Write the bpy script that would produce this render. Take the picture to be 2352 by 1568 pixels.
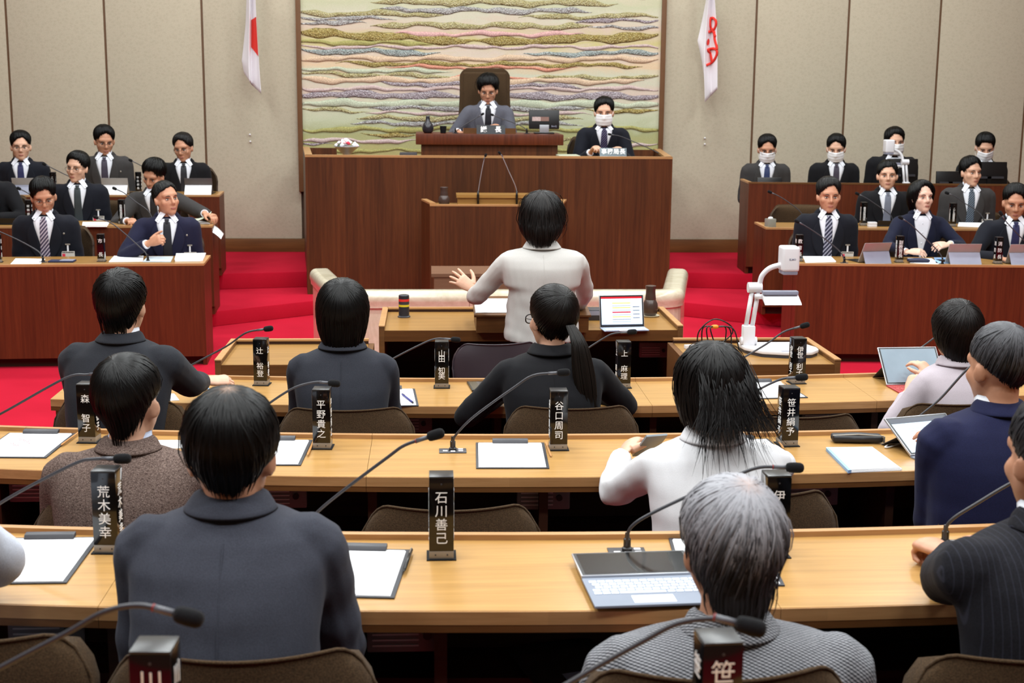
import bpy, bmesh, math, random
import numpy as np
from mathutils import Vector, Matrix, noise

for o in list(bpy.data.objects): bpy.data.objects.remove(o)
S = bpy.context.scene
COL = S.collection
PI = math.pi
random.seed(7)
RNG = np.random.default_rng(11)

# ------------------------------------------------------------------ camera
FPX, CX, CY = 3150.0, 1176.0, 784.0
CAM = np.array([-0.552, 0.0, 2.01])
_Y = np.array([(986-CX)/FPX, (200-CY)/FPX, 1.0]); _Y /= np.linalg.norm(_Y)
_D = np.array([-0.0086, 1.0, -(-0.0086*_Y[0]+_Y[1])/_Y[2]]); _D /= np.linalg.norm(_D)
_Z = -_D; _X = np.cross(_Y, _Z)
RW = np.stack([_X, _Y, _Z])                       # world = RW @ (right, down, forward)
cd = bpy.data.cameras.new('camera'); cam = bpy.data.objects.new('camera', cd); COL.objects.link(cam)
_r, _d, _f = RW[:, 0], RW[:, 1], RW[:, 2]
M = Matrix(((_r[0], -_d[0], -_f[0], CAM[0]), (_r[1], -_d[1], -_f[1], CAM[1]), (_r[2], -_d[2], -_f[2], CAM[2]), (0, 0, 0, 1)))
cam.matrix_world = M
cd.sensor_width = 36.0; cd.lens = 36.0*FPX/2352.0; cd.clip_start = 0.05; cd.clip_end = 100
cd.dof.use_dof = True; cd.dof.focus_distance = 5.6; cd.dof.aperture_fstop = 7.1
S.camera = cam

def ray(u, v): return RW @ np.array([(u-CX)/FPX, (v-CY)/FPX, 1.0])
def onz(u, v, z): d = ray(u, v); return CAM + d*((z-CAM[2])/d[2])
def ony(u, v, y): d = ray(u, v); return CAM + d*((y-CAM[1])/d[1])

# ------------------------------------------------------------------ world, exposure, ceiling lamps
w = bpy.data.worlds.new('world'); S.world = w; w.use_nodes = True
w.node_tree.nodes['Background'].inputs[0].default_value = (0.72, 0.74, 0.78, 1)
w.node_tree.nodes['Background'].inputs[1].default_value = 0.12
vs = S.view_settings
vs.view_transform = 'Standard'; vs.look = 'None'; vs.gamma = 1.0; vs.use_curve_mapping = False
vs.exposure = 0.0
LAMP_W = 80.0
CEIL = 5.8
LAMPS = [(x, y) for y in (0.6, 2.9, 5.2, 7.5, 9.8, 12.4) for x in (-4.2, -1.4, 1.4, 4.2)]
for (x, y) in LAMPS:
    ld = bpy.data.lights.new('ceiling_lamp', 'AREA'); ld.shape = 'RECTANGLE'; ld.size = 1.2; ld.size_y = 0.5
    ld.energy = LAMP_W; ld.color = (0.94, 1.0, 1.0)
    lo = bpy.data.objects.new('ceiling_lamp', ld); COL.objects.link(lo); lo.location = (x, y, CEIL-0.07)

# ------------------------------------------------------------------ materials
def lin(c):
    if isinstance(c, str):
        c = c.lstrip('#'); c = [int(c[i:i+2], 16)/255 for i in (0, 2, 4)]
    return tuple((v/12.92 if v <= 0.04045 else ((v+0.055)/1.055)**2.4) for v in c) + (1.0,)
MATS = {}
class NT:
    def __init__(s, name):
        s.m = bpy.data.materials.new(name); s.m.use_nodes = True
        s.t = s.m.node_tree; s.b = s.t.nodes['Principled BSDF']; s.co = None
    def n(s, typ, **kw):
        nd = s.t.nodes.new(typ)
        for k, v in kw.items(): setattr(nd, k, v)
        return nd
    def l(s, a, b): s.t.links.new(a, b)
    def coord(s, scale=(1, 1, 1), rot=(0, 0, 0), kind='Object'):
        if s.co is None: s.co = s.n('ShaderNodeTexCoord')
        mp = s.n('ShaderNodeMapping'); mp.inputs['Scale'].default_value = scale; mp.inputs['Rotation'].default_value = rot
        s.l(s.co.outputs[kind], mp.inputs['Vector']); return mp.outputs[0]
    def noise(s, vec, scale=5, detail=3, rough=0.5, dist=0):
        nd = s.n('ShaderNodeTexNoise'); nd.inputs['Scale'].default_value = scale; nd.inputs['Detail'].default_value = detail
        nd.inputs['Roughness'].default_value = rough; nd.inputs['Distortion'].default_value = dist
        s.l(vec, nd.inputs['Vector']); return nd.outputs['Fac']
    def ramp(s, fac, stops):
        nd = s.n('ShaderNodeValToRGB'); e = nd.color_ramp.elements
        while len(e) < len(stops): e.new(0.5)
        for i, (p, c) in enumerate(stops): e[i].position = p; e[i].color = lin(c) if not isinstance(c, tuple) or len(c) == 3 else c
        s.l(fac, nd.inputs[0]); return nd.outputs[0]
    def mix(s, fac, a, b, mode='MIX'):
        nd = s.n('ShaderNodeMix'); nd.data_type = 'RGBA'; nd.blend_type = mode
        if hasattr(fac, 'links'): s.l(fac, nd.inputs[0])
        else: nd.inputs[0].default_value = fac
        for v, i in ((a, 6), (b, 7)):
            if hasattr(v, 'links'): s.l(v, nd.inputs[i])
            else: nd.inputs[i].default_value = lin(v)
        return nd.outputs[2]
    def math(s, op, a, b=0.0):
        nd = s.n('ShaderNodeMath', operation=op)
        for v, i in ((a, 0), (b, 1)):
            if hasattr(v, 'links'): s.l(v, nd.inputs[i])
            else: nd.inputs[i].default_value = v
        return nd.outputs[0]
    def bump(s, h, strength=0.3, dist=0.01):
        nd = s.n('ShaderNodeBump'); nd.inputs['Strength'].default_value = strength; nd.inputs['Distance'].default_value = dist
        s.l(h, nd.inputs['Height']); s.l(nd.outputs[0], s.b.inputs['Normal'])
    def done(s, color, rough=0.5, spec=0.5, metal=0.0, coat=0.0):
        if hasattr(color, 'links'): s.l(color, s.b.inputs['Base Color'])
        else: s.b.inputs['Base Color'].default_value = lin(color)
        s.b.inputs['Roughness'].default_value = rough
        s.b.inputs['Specular IOR Level'].default_value = spec
        s.b.inputs['Metallic'].default_value = metal
        s.b.inputs['Coat Weight'].default_value = coat
        if coat: s.b.inputs['Coat Roughness'].default_value = 0.2
        return s.m
def plain(name, c, rough=0.5, spec=0.5, metal=0.0, coat=0.0, vary=0.06):
    if name in MATS: return MATS[name]
    t = NT(name); f = t.noise(t.coord(), 9, 3)
    base = np.array(lin(c)[:3])
    lo_ = tuple(base*(1-vary)) + (1,); hi_ = tuple(np.minimum(base*(1+vary), 1)) + (1,)
    MATS[name] = t.done(t.ramp(f, [(0.3, lo_), (0.7, hi_)]), rough, spec, metal, coat)
    return MATS[name]
def cloth(name, c, c2=None, scale=260, rough=0.9, bump=0.25, vary=0.25):
    if name in MATS: return MATS[name]
    t = NT(name); base = np.array(lin(c)[:3]); b2 = np.array(lin(c2)[:3]) if c2 else base*(1+vary)
    f = t.noise(t.coord((1, 1, 1)), scale, 2)
    col = t.ramp(f, [(0.35, tuple(base*(1-vary))+(1,)), (0.65, tuple(b2)+(1,))])
    t.bump(f, bump, 0.002)
    m = t.done(col, rough, 0.2); t.b.inputs['Sheen Weight'].default_value = 0.04
    MATS[name] = m; return m
def wood(name, dark, light, axis='Z', rough=0.4, coat=0.0, strip=0.14, stripamt=0.18):
    t = NT(name)
    sc = {'Z': (38, 38, 1.3), 'X': (1.6, 34, 34), 'Y': (34, 1.6, 34)}[axis]
    g = t.noise(t.coord(sc), 1.0, 6, 0.62, 0.6)
    g2 = t.noise(t.coord(tuple(v*4 for v in sc)), 1.0, 3, 0.6)
    c = t.ramp(g, [(0.28, dark), (0.72, light)])
    c = t.mix(0.25, c, t.ramp(g2, [(0.3, dark), (0.7, light)]))
    sx = t.n('ShaderNodeSeparateXYZ'); t.l(t.coord(), sx.inputs[0])
    k = t.math('FLOOR', t.math('DIVIDE', sx.outputs['Y' if axis == 'X' else 'X'], strip))
    wn = t.n('ShaderNodeTexWhiteNoise', noise_dimensions='1D'); t.l(k, wn.inputs['W'])
    v = t.ramp(wn.outputs['Value'], [(0, (1-stripamt,)*3+(1,)), (1, (1.0, 1.0, 1.0, 1.0))])
    c = t.mix(1.0, c, v, 'MULTIPLY')
    t.bump(g2, 0.06, 0.002)
    return t.done(c, rough, 0.32, 0, coat)

W_DAIS = wood('dark_walnut_veneer', '#40200e', '#683a1b', 'Z', 0.42, strip=0.11, stripamt=0.30)
W_RED = wood('red_mahogany_veneer', '#481f10', '#6c331a', 'Z', 0.4, strip=0.13, stripamt=0.16)
W_EDGE = wood('brown_walnut_edge', '#5a3a1e', '#7a502a', 'X', 0.4, strip=5)
W_TOP = wood('honey_oak_top', '#a47b44', '#c5985a', 'X', 0.3, 0.25, strip=0.4, stripamt=0.06)
W_TOP2 = wood('amber_oak_top', '#8b6432', '#a97f45', 'X', 0.34, 0.15, strip=0.4, stripamt=0.06)
W_LIP = wood('light_oak_lip', '#a87a4c', '#c89a68', 'X', 0.35, strip=3)
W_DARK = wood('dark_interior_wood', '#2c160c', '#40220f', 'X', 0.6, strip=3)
W_PIT = wood('pale_walnut_veneer', '#6d4a36', '#83604a', 'X', 0.45, strip=3)

def _carpet():
    t = NT('red_carpet'); f = t.noise(t.coord(), 420, 2); g = t.noise(t.coord(), 2.2, 3)
    c = t.ramp(f, [(0.3, '#a00d22'), (0.7, '#c91c36')]); c = t.mix(0.25, c, t.ramp(g, [(0.35, '#9e0d24'), (0.65, '#c81d38')]))
    t.bump(f, 0.5, 0.004); m = t.done(c, 0.95, 0.1); t.b.inputs['Sheen Weight'].default_value = 0.3
    t.b.inputs['Sheen Tint'].default_value = lin('#d8344a'); return m
CARPET = _carpet()
def _wallfab():
    t = NT('beige_wall_fabric'); f = t.noise(t.coord((1, 1, 1)), 120, 3); g = t.noise(t.coord((40, 40, 160)), 1, 2)
    v = t.n('ShaderNodeTexVoronoi'); v.inputs['Scale'].default_value = 26; t.l(t.coord((1, 1, 1.2)), v.inputs['Vector'])
    c = t.ramp(f, [(0.3, (0.69, 0.66, 0.575)), (0.7, (0.76, 0.73, 0.645))]); c = t.mix(0.22, c, t.ramp(v.outputs['Distance'], [(0.1, (0.68, 0.645, 0.56)), (0.6, (0.795, 0.765, 0.68))]))
    t.bump(g, 0.12, 0.003); return t.done(c, 0.95, 0.15)
WALLFAB = _wallfab()
def _marble():
    t = NT('cream_marble'); f = t.noise(t.coord((1, 1, 1)), 3.2, 8, 0.65, 1.6); g = t.noise(t.coord((3, 3, 9)), 4, 6, 0.6, 1)
    c = t.ramp(f, [(0.35, '#b9b094'), (0.5, '#d3ccb4'), (0.62, '#c2b99e')]); c = t.mix(0.3, c, t.ramp(g, [(0.3, '#c8bfa4'), (0.7, '#dcd6c2')]))
    return t.done(c, 0.16, 0.5, 0, 0.3)
MARBLE = _marble()
CEILM = plain('ceiling_grey', '#9c9992', 0.9); WALLPL = plain('side_wall_panelling', '#5d4a38', 0.8)
PAPER = plain('white_paper', '#f2f2f4', 0.8, 0.2, vary=0.015)
CLIPB = plain('grey_clipboard', '#2c2e35', 0.5)
BLK = plain('black_plastic', '#0c0c0e', 0.35)
BLKM = plain('black_matte', '#101012', 0.75, 0.25)
FOAM = cloth('black_foam', '#121214', None, 500, 0.98, 0.6)
STEEL = plain('brushed_steel', '#958e84', 0.4, 0.5, 0.35)
SILVER = plain('silver_metal', '#b8bac0', 0.35, 0.5, 0.7)
CHROME = plain('chrome', '#c9c9cc', 0.12, 0.5, 1.0)
WHITEP = plain('white_plastic', '#e4e4e8', 0.35, vary=0.02)
GREYP = plain('grey_plastic', '#8f92a4', 0.4)
DGREY = plain('dark_grey_plastic', '#34343a', 0.45)
PLATE = plain('glossy_black_acrylic', '#060607', 0.08, 0.5, 0, 0.3)
PLATETOP = plain('grey_plate_cap', '#232426', 0.3)
INK = plain('white_lettering', '#f4f4f4', 0.6, vary=0.0)
CHAIRF = cloth('brown_chair_fabric', '#3f2f1e', '#4f3c28', 330, 0.95, 0.5)
CHAIRL = plain('dark_purple_leather', '#332a30', 0.4)
ROSE = plain('rose_red', '#d4324a', 0.7)
ORANGE = plain('orange_tie', '#e88a18', 0.5)
BRWN = plain('brown_glazed_ceramic', '#43332e', 0.28)
PENCIL = plain('pencil_wood', '#c08a50', 0.5)
PURPLE = plain('blue_pen', '#3b3f8c', 0.4)
BLUEP = plain('pale_blue_paper', '#8fb4dd', 0.8)
NAVYC = plain('navy_case', '#1d2547', 0.6)
RED = plain('signal_red', '#cf2a22', 0.6); YEL = plain('signal_yellow', '#d2c02a', 0.5)
FLAGW = cloth('white_flag_cloth', '#e9e6ea', None, 300, 0.85, 0.15, 0.03); FLAGR = cloth('red_flag_cloth', '#e03a30', None, 300, 0.85, 0.15, 0.05)

# ------------------------------------------------------------------ mesh helpers
class MB:
    def __init__(s): s.v = []; s.f = []
    def add(s, v, f):
        k = len(s.v); s.v += [tuple(p) for p in v]; s.f += [tuple(i+k for i in q) for q in f]; return s
    def box(s, x0, x1, y0, y1, z0, z1):
        v = [(x, y, z) for z in (z0, z1) for y in (y0, y1) for x in (x0, x1)]
        return s.add(v, [(0, 2, 3, 1), (4, 5, 7, 6), (0, 1, 5, 4), (2, 6, 7, 3), (0, 4, 6, 2), (1, 3, 7, 5)])
    def prism(s, pts, z0, z1):            # pts: plan outline, counter-clockwise
        n = len(pts); v = [(p[0], p[1], z0) for p in pts] + [(p[0], p[1], z1) for p in pts]
        f = [tuple(range(n-1, -1, -1)), tuple(range(n, 2*n))] + [(i, (i+1) % n, n+(i+1) % n, n+i) for i in range(n)]
        return s.add(v, f)
    def hexa(s, b, t):                    # four bottom points, four top points
        return s.add(list(b)+list(t), [(3, 2, 1, 0), (4, 5, 6, 7)] + [(i, (i+1) % 4, 4+(i+1) % 4, 4+i) for i in range(4)])
    def tube(s, path, r, n=10, cap=True, flat=1.0):
        P = [np.array(p, float) for p in path]; m = len(P)
        R = r if hasattr(r, '__len__') else [r]*m
        T = [P[min(i+1, m-1)]-P[max(i-1, 0)] for i in range(m)]
        T = [t/(np.linalg.norm(t)+1e-9) for t in T]
        a = np.array([0, 0, 1.0]) if abs(T[0][2]) < 0.9 else np.array([1.0, 0, 0])
        v = []
        for i in range(m):
            a = a - T[i]*a.dot(T[i]); a /= np.linalg.norm(a)+1e-9; b = np.cross(T[i], a)
            for k in range(n):
                th = 2*PI*k/n; v.append(P[i] + R[i]*(math.cos(th)*a*flat + math.sin(th)*b))
        f = [(i*n+k, i*n+(k+1) % n, (i+1)*n+(k+1) % n, (i+1)*n+k) for i in range(m-1) for k in range(n)]
        if cap: f += [tuple(range(n-1, -1, -1)), tuple(range((m-1)*n, m*n))]
        return s.add(v, f)
    def lathe(s, prof, n=24, c=(0, 0, 0)):  # prof: (r, z)
        v = [(c[0]+r*math.cos(2*PI*k/n), c[1]+r*math.sin(2*PI*k/n), c[2]+z) for r, z in prof for k in range(n)]
        m = len(prof); f = [(i*n+k, i*n+(k+1) % n, (i+1)*n+(k+1) % n, (i+1)*n+k) for i in range(m-1) for k in range(n)]
        f += [tuple(range(n-1, -1, -1)), tuple(range((m-1)*n, m*n))]
        return s.add(v, f)
    def ell(s, c, r, n=16, m=10, rot=None):
        v = []
        for i in range(m+1):
            a = PI*i/m
            for k in range(n):
                th = 2*PI*k/n; p = np.array([r[0]*math.sin(a)*math.cos(th), r[1]*math.sin(a)*math.sin(th), -r[2]*math.cos(a)])
                if rot is not None: p = rot @ p
                v.append(p+np.array(c))
        f = [(i*n+k, i*n+(k+1) % n, (i+1)*n+(k+1) % n, (i+1)*n+k) for i in range(m) for k in range(n)]
        return s.add(v, f)
    def grid(s, fn, nu, nv, wrap=False):
        v = [fn(i/(nu if wrap else nu-1), j/(nv-1)) for j in range(nv) for i in range(nu)]
        f = [(j*nu+i, j*nu+(i+1) % nu, (j+1)*nu+(i+1) % nu, (j+1)*nu+i) for j in range(nv-1) for i in range(nu if wrap else nu-1)]
        return s.add(v, f)
    def slab(s, fn, nu, nv, th):           # open grid given a thickness vector th
        a = np.array([fn(i/(nu-1), j/(nv-1)) for j in range(nv) for i in range(nu)], float); b = a + np.array(th)
        k = nu*nv; f = []
        for j in range(nv-1):
            for i in range(nu-1):
                q = (j*nu+i, j*nu+i+1, (j+1)*nu+i+1, (j+1)*nu+i); f.append(q); f.append(tuple(k+t for t in q[::-1]))
        rim = [i for i in range(nu)] + [j*nu+nu-1 for j in range(1, nv)] + [(nv-1)*nu+i for i in range(nu-2, -1, -1)] + [j*nu for j in range(nv-2, 0, -1)]
        f += [(rim[i], rim[i]+k, rim[(i+1) % len(rim)]+k, rim[(i+1) % len(rim)]) for i in range(len(rim))]
        return s.add(np.vstack([a, b]), f)

def mesh(name, v, f, mat, smooth=False, fix=True):
    me = bpy.data.meshes.new(name); me.from_pydata([tuple(map(float, p)) for p in v], [], f); me.validate()
    if fix:
        bm = bmesh.new(); bm.from_mesh(me); bmesh.ops.recalc_face_normals(bm, faces=bm.faces); bm.to_mesh(me); bm.free()
    me.materials.append(mat)
    if smooth: me.polygons.foreach_set('use_smooth', [True]*len(me.polygons))
    return me
MATRIX = {}
def tag(o, label=None, cat=None, group=None, kind=None):
    if label: o['label'] = label
    if cat: o['category'] = cat
    if group: o['group'] = group
    if kind: o['kind'] = kind
    return o
def thing(name, loc=(0, 0, 0), rz=0.0, label=None, cat=None, group=None, kind=None):
    o = bpy.data.objects.new(name, None); COL.objects.link(o); o.empty_display_size = 0.05
    o.location = [float(c) for c in loc]; o.rotation_euler = (0, 0, rz)
    MATRIX[o.name] = Matrix.Translation(Vector([float(c) for c in loc])) @ Matrix.Rotation(rz, 4, 'Z')
    return tag(o, label, cat, group, kind)
def obj(name, mb, mat, parent=None, smooth=False, world=False, bevel=0.0, seg=2, auto=None):
    """one mesh object; world=True: the vertices are in world space and are turned into the parent's space"""
    v, f = (mb.v, mb.f) if isinstance(mb, MB) else mb
    if world and parent is not None:
        root = parent; 
        while root.parent: root = root.parent
        mi = np.array(MATRIX[root.name].inverted()); a = np.asarray(v, float)
        v = a @ mi[:3, :3].T + mi[:3, 3]
    me = mesh(name, v, f, mat, smooth)
    if bevel:
        bm = bmesh.new(); bm.from_mesh(me)
        bmesh.ops.bevel(bm, geom=[e for e in bm.edges if len(e.link_faces) == 2 and e.calc_face_angle(0) > 0.5], offset=bevel, segments=seg, profile=0.6, affect='EDGES', clamp_overlap=True)
        bm.to_mesh(me); bm.free()
        me.polygons.foreach_set('use_smooth', [True]*len(me.polygons)); me.set_sharp_from_angle(angle=math.radians(50))
    elif smooth and auto: me.set_sharp_from_angle(angle=math.radians(auto))
    o = bpy.data.objects.new(name, me); COL.objects.link(o)
    if parent is not None: o.parent = parent
    return o
def link(name, me, parent=None, loc=(0, 0, 0), rot=(0, 0, 0)):
    o = bpy.data.objects.new(name, me); COL.objects.link(o); o.location = [float(c) for c in loc]; o.rotation_euler = rot
    if parent is not None: o.parent = parent
    return o
def struct(name, mb, mat, **k): return tag(obj(name, mb, mat, **k), kind='structure')
def B(*a): return MB().box(*a)
def copy_tree(o, parent=None):
    c = o.copy(); COL.objects.link(c); c.parent = parent
    for ch in [x for x in o.children]: copy_tree(ch, c)
    return c
def smooth_path(pts, n=6):                 # Catmull-Rom through the points
    P = [np.array(p, float) for p in pts]; P = [2*P[0]-P[1]] + P + [2*P[-1]-P[-2]]; out = []
    for i in range(1, len(P)-2):
        for k in range(n):
            t = k/n; a, b, c, d = P[i-1:i+3]
            out.append(0.5*((2*b)+(-a+c)*t+(2*a-5*b+4*c-d)*t*t+(-a+3*b-3*c+d)*t**3))
    return out + [P[-2]]
TMP = bpy.data.scenes.new('scratch')        # scratch scene for evaluating modifiers and lettering
TEXT_CACHE = {}
def tmp_dg():
    with bpy.context.temp_override(scene=TMP, view_layer=TMP.view_layers[0]): return bpy.context.evaluated_depsgraph_get()
def text_mesh(txt, size, mat, bold=0.0):
    key = (txt, size, mat.name, bold)
    if key in TEXT_CACHE: return TEXT_CACHE[key]
    cu = bpy.data.curves.new('lettering', 'FONT'); cu.body = txt; cu.size = size; cu.align_x = 'CENTER'; cu.align_y = 'CENTER'
    cu.extrude = 0.0003; cu.resolution_u = 3; cu.offset = bold
    o = bpy.data.objects.new('lettering', cu); TMP.collection.objects.link(o)
    dg = tmp_dg(); me = bpy.data.meshes.new_from_object(o.evaluated_get(dg))
    bpy.data.objects.remove(o); bpy.data.curves.remove(cu); me.name = 'lettering'
    me.materials.clear(); me.materials.append(mat); TEXT_CACHE[key] = me; return me
# ------------------------------------------------------------------ the room
WY = 14.6
struct('floor', B(-7, 7, -2.5, WY+0.2, -0.1, 0.0), CARPET)
struct('ceiling', B(-7, 7, -2.5, WY+0.2, CEIL, CEIL+0.1), CEILM)
struct('wall_left', B(-7.1, -7, -2.5, WY+0.2, 0, CEIL), WALLPL)
struct('wall_right', B(7, 7.1, -2.5, WY+0.2, 0, CEIL), WALLPL)
struct('wall_rear', B(-7, 7, -2.6, -2.5, 0, CEIL), WALLPL)
for i, (x, y) in enumerate(LAMPS):
    o = struct('trim_%d' % (i+1), B(x-0.66, x+0.66, y-0.3, y+0.3, CEIL-0.05, CEIL), CEILM)
# stepped floor under the side benches and the dais
T1, T2 = 0.13, 0.28
struct('floor_step', MB().prism([(-7, 11.2), (-2.45, 11.52), (-1.6, 12.17), (1.6, 12.17), (2.45, 11.52), (7, 11.2), (7, WY), (-7, WY)], 0, T1), CARPET, bevel=0.012)
struct('floor_step.001', MB().prism([(-7, 12.5), (-2.5, 12.86), (-1.7, 13.02), (1.7, 13.02), (2.5, 12.86), (7, 12.5), (7, WY), (-7, WY)], T1, T2), CARPET, bevel=0.012)
ROWZ = {1: 0.745, 2: 0.825, 3: 0.915, 4: 1.005}
ROWF = {1: 5.388, 2: 4.088, 3: 2.757, 4: 1.43}
FLR = {1: 0.0, 2: 0.08, 3: 0.17, 4: 0.26}
struct('floor_tier', B(-6.99, 6.99, -2.5, 4.98, 0, FLR[2]), CARPET)
struct('floor_tier.001', B(-6.99, 6.99, -2.5, 3.68, FLR[2], FLR[3]), CARPET)
struct('floor_tier.002', B(-6.99, 6.99, -2.5, 2.33, FLR[3], FLR[4]), CARPET)
# rear wall: fabric panels and brown joints
wall = struct('wall_back', B(-7, 7, WY+0.03, WY+0.2, 0, CEIL), plain('wall_core', '#4a3524', 0.7))
JX = [1.89, 2.88, 3.865, 4.85, 5.835, 6.82]
TRIMM = plain('brown_joint_strip', '#5e432b', 0.5)
for sgn in (-1, 1):
    for a, b in zip(JX[:-1], JX[1:]):
        x0, x1 = sorted((sgn*(a+0.011), sgn*(b-0.011)))
        obj('wall_panel', B(x0, x1, WY, WY+0.06, T2+0.14, CEIL), WALLFAB, wall, bevel=0.006)
    for a in JX[1:]:
        obj('joint_strip', B(sgn*a-0.011, sgn*a+0.011, WY+0.006, WY+0.06, T2+0.14, CEIL), TRIMM, wall)
    struct('baseboard_%s' % ('left' if sgn < 0 else 'right'), B(*sorted((sgn*1.86, sgn*6.98)), WY-0.015, WY+0.03, T2, T2+0.14), W_EDGE, bevel=0.004)
obj('wall_panel', B(-1.86, 1.86, WY+0.01, WY+0.06, T2, CEIL), WALLFAB, wall)

# ------------------------------------------------------------------ tapestry
TY = WY-0.02
tap = thing('tapestry', (0, TY, 0.94), 0, 'wide relief tapestry of wavy gold, silver, pink and green bands in a brown frame', 'tapestry')
def pale(c, k=0.08): return tuple(v+(1-v)*k for v in (int(c[i:i+2], 16)/255 for i in (1, 3, 5)))
def _tapbg():
    t = NT('tapestry_wool'); sx = t.n('ShaderNodeSeparateXYZ'); t.l(t.coord(), sx.inputs[0])
    n1 = t.noise(t.coord((1.2, 1, 5)), 1.6, 5, 0.55, 0.8)
    h = t.math('ADD', t.math('FRACT', t.math('DIVIDE', sx.outputs['Z'], 2.2)), t.math('MULTIPLY', t.math('SUBTRACT', n1, 0.5), 0.16))
    c = t.ramp(h, [(0.02, pale('#8d8450')), (0.10, pale('#9a9560')), (0.19, pale('#a8a26a')), (0.26, pale('#9fa274')), (0.33, pale('#b9bfa2')), (0.40, pale('#c6c6ac')), (0.46, pale('#cfb9ac')), (0.53, pale('#c6c6b0')),
                       (0.59, pale('#d8bd9c')), (0.64, pale('#d2c2b4')), (0.70, pale('#c2b97f')), (0.76, pale('#cdb9a8')), (0.82, pale('#c9c6b2')), (0.88, pale('#bcc0a0')), (0.95, pale('#d6c7b4')), (1.0, pale('#c9c29a'))])
    f = t.noise(t.coord((60, 60, 300)), 1, 2); t.bump(f, 0.5, 0.006)
    return t.done(t.mix(0.3, c, t.ramp(f, [(0.3, pale('#8c8566')), (0.7, pale('#efe6d4'))]), 'SOFT_LIGHT'), 0.95, 0.15)
obj('woven_ground', B(-1.87, 1.87, 0, 0.02, 0, 4.4), _tapbg(), tap)
FRM = plain('tapestry_frame_brown', '#6b4a2e', 0.45)
for x in (-1.895, 1.895): obj('frame_upright', B(x-0.025, x+0.025, -0.03, 0.03, -0.02, 4.45), FRM, tap, bevel=0.003)
obj('frame_rail', B(-1.87, 1.87, -0.03, 0.03, -0.04, 0.0), FRM, tap); obj('frame_rail', B(-1.87, 1.87, -0.03, 0.03, 4.4, 4.45), FRM, tap)
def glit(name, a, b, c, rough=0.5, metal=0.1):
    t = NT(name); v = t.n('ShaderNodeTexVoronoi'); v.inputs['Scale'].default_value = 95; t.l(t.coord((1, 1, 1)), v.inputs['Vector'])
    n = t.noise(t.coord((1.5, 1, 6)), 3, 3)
    col = t.ramp(v.outputs['Color'], [(0.15, a), (0.5, b), (0.85, c)]); col = t.mix(0.35, col, t.ramp(n, [(0.35, a), (0.65, b)]))  # pale cells put the glitter of the thread into its colour
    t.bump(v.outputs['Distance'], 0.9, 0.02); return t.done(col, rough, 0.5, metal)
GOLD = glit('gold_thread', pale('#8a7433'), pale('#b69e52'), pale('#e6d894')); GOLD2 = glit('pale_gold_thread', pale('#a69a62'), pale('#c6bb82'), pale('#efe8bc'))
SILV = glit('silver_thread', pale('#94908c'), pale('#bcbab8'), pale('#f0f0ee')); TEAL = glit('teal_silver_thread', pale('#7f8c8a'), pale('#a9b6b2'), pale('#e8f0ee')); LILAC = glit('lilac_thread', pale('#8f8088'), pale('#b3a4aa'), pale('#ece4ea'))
PINK = cloth('pink_wool', pale('#cf9c98'), pale('#dfb2ac'), 90, 0.95, 0.5); CORAL = cloth('coral_wool', pale('#cf8068'), pale('#de9a80'), 90, 0.95, 0.5)
PEACH = cloth('peach_wool', pale('#cfae8e'), pale('#dcc0a2'), 90, 0.95, 0.5); SAGE = cloth('sage_wool', pale('#b4bba0'), pale('#c4cab0'), 90, 0.95, 0.5); OLIVE = cloth('olive_wool', pale('#96904e'), pale('#aaa462'), 90, 0.95, 0.5)
MAUVE = cloth('mauve_wool', pale('#bfa6a2'), pale('#cfb8b2'), 90, 0.95, 0.5)
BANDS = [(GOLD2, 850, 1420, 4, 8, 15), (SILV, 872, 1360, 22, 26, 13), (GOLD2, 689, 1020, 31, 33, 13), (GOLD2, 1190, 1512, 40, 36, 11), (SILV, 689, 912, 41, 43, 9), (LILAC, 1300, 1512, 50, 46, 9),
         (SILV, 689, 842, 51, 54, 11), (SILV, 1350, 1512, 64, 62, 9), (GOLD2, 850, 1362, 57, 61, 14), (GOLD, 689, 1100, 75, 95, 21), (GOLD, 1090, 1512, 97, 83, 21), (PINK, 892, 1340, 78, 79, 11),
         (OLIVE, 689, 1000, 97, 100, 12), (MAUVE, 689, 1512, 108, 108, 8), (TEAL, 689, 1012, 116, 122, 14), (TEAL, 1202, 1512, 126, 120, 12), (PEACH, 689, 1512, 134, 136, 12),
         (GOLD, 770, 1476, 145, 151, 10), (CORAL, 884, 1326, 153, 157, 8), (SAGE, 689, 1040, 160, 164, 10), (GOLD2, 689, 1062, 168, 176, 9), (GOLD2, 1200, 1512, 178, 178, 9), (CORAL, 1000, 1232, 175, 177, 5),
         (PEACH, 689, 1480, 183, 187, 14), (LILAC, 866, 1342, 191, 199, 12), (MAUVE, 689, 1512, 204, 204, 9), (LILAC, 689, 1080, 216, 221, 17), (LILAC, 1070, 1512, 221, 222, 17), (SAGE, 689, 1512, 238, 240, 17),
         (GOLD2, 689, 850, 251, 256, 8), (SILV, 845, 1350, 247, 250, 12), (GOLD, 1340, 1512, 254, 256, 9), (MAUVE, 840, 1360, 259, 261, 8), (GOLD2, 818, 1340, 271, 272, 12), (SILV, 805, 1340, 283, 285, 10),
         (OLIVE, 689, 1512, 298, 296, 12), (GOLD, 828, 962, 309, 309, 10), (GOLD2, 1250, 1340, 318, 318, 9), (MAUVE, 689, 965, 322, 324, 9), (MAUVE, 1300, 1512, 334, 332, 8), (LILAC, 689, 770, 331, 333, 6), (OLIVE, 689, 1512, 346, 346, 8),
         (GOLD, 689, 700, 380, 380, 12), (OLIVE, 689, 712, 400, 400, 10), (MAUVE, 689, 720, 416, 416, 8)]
_up = [GOLD2, MAUVE, SILV, PEACH, GOLD, SAGE, LILAC, PINK]
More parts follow.
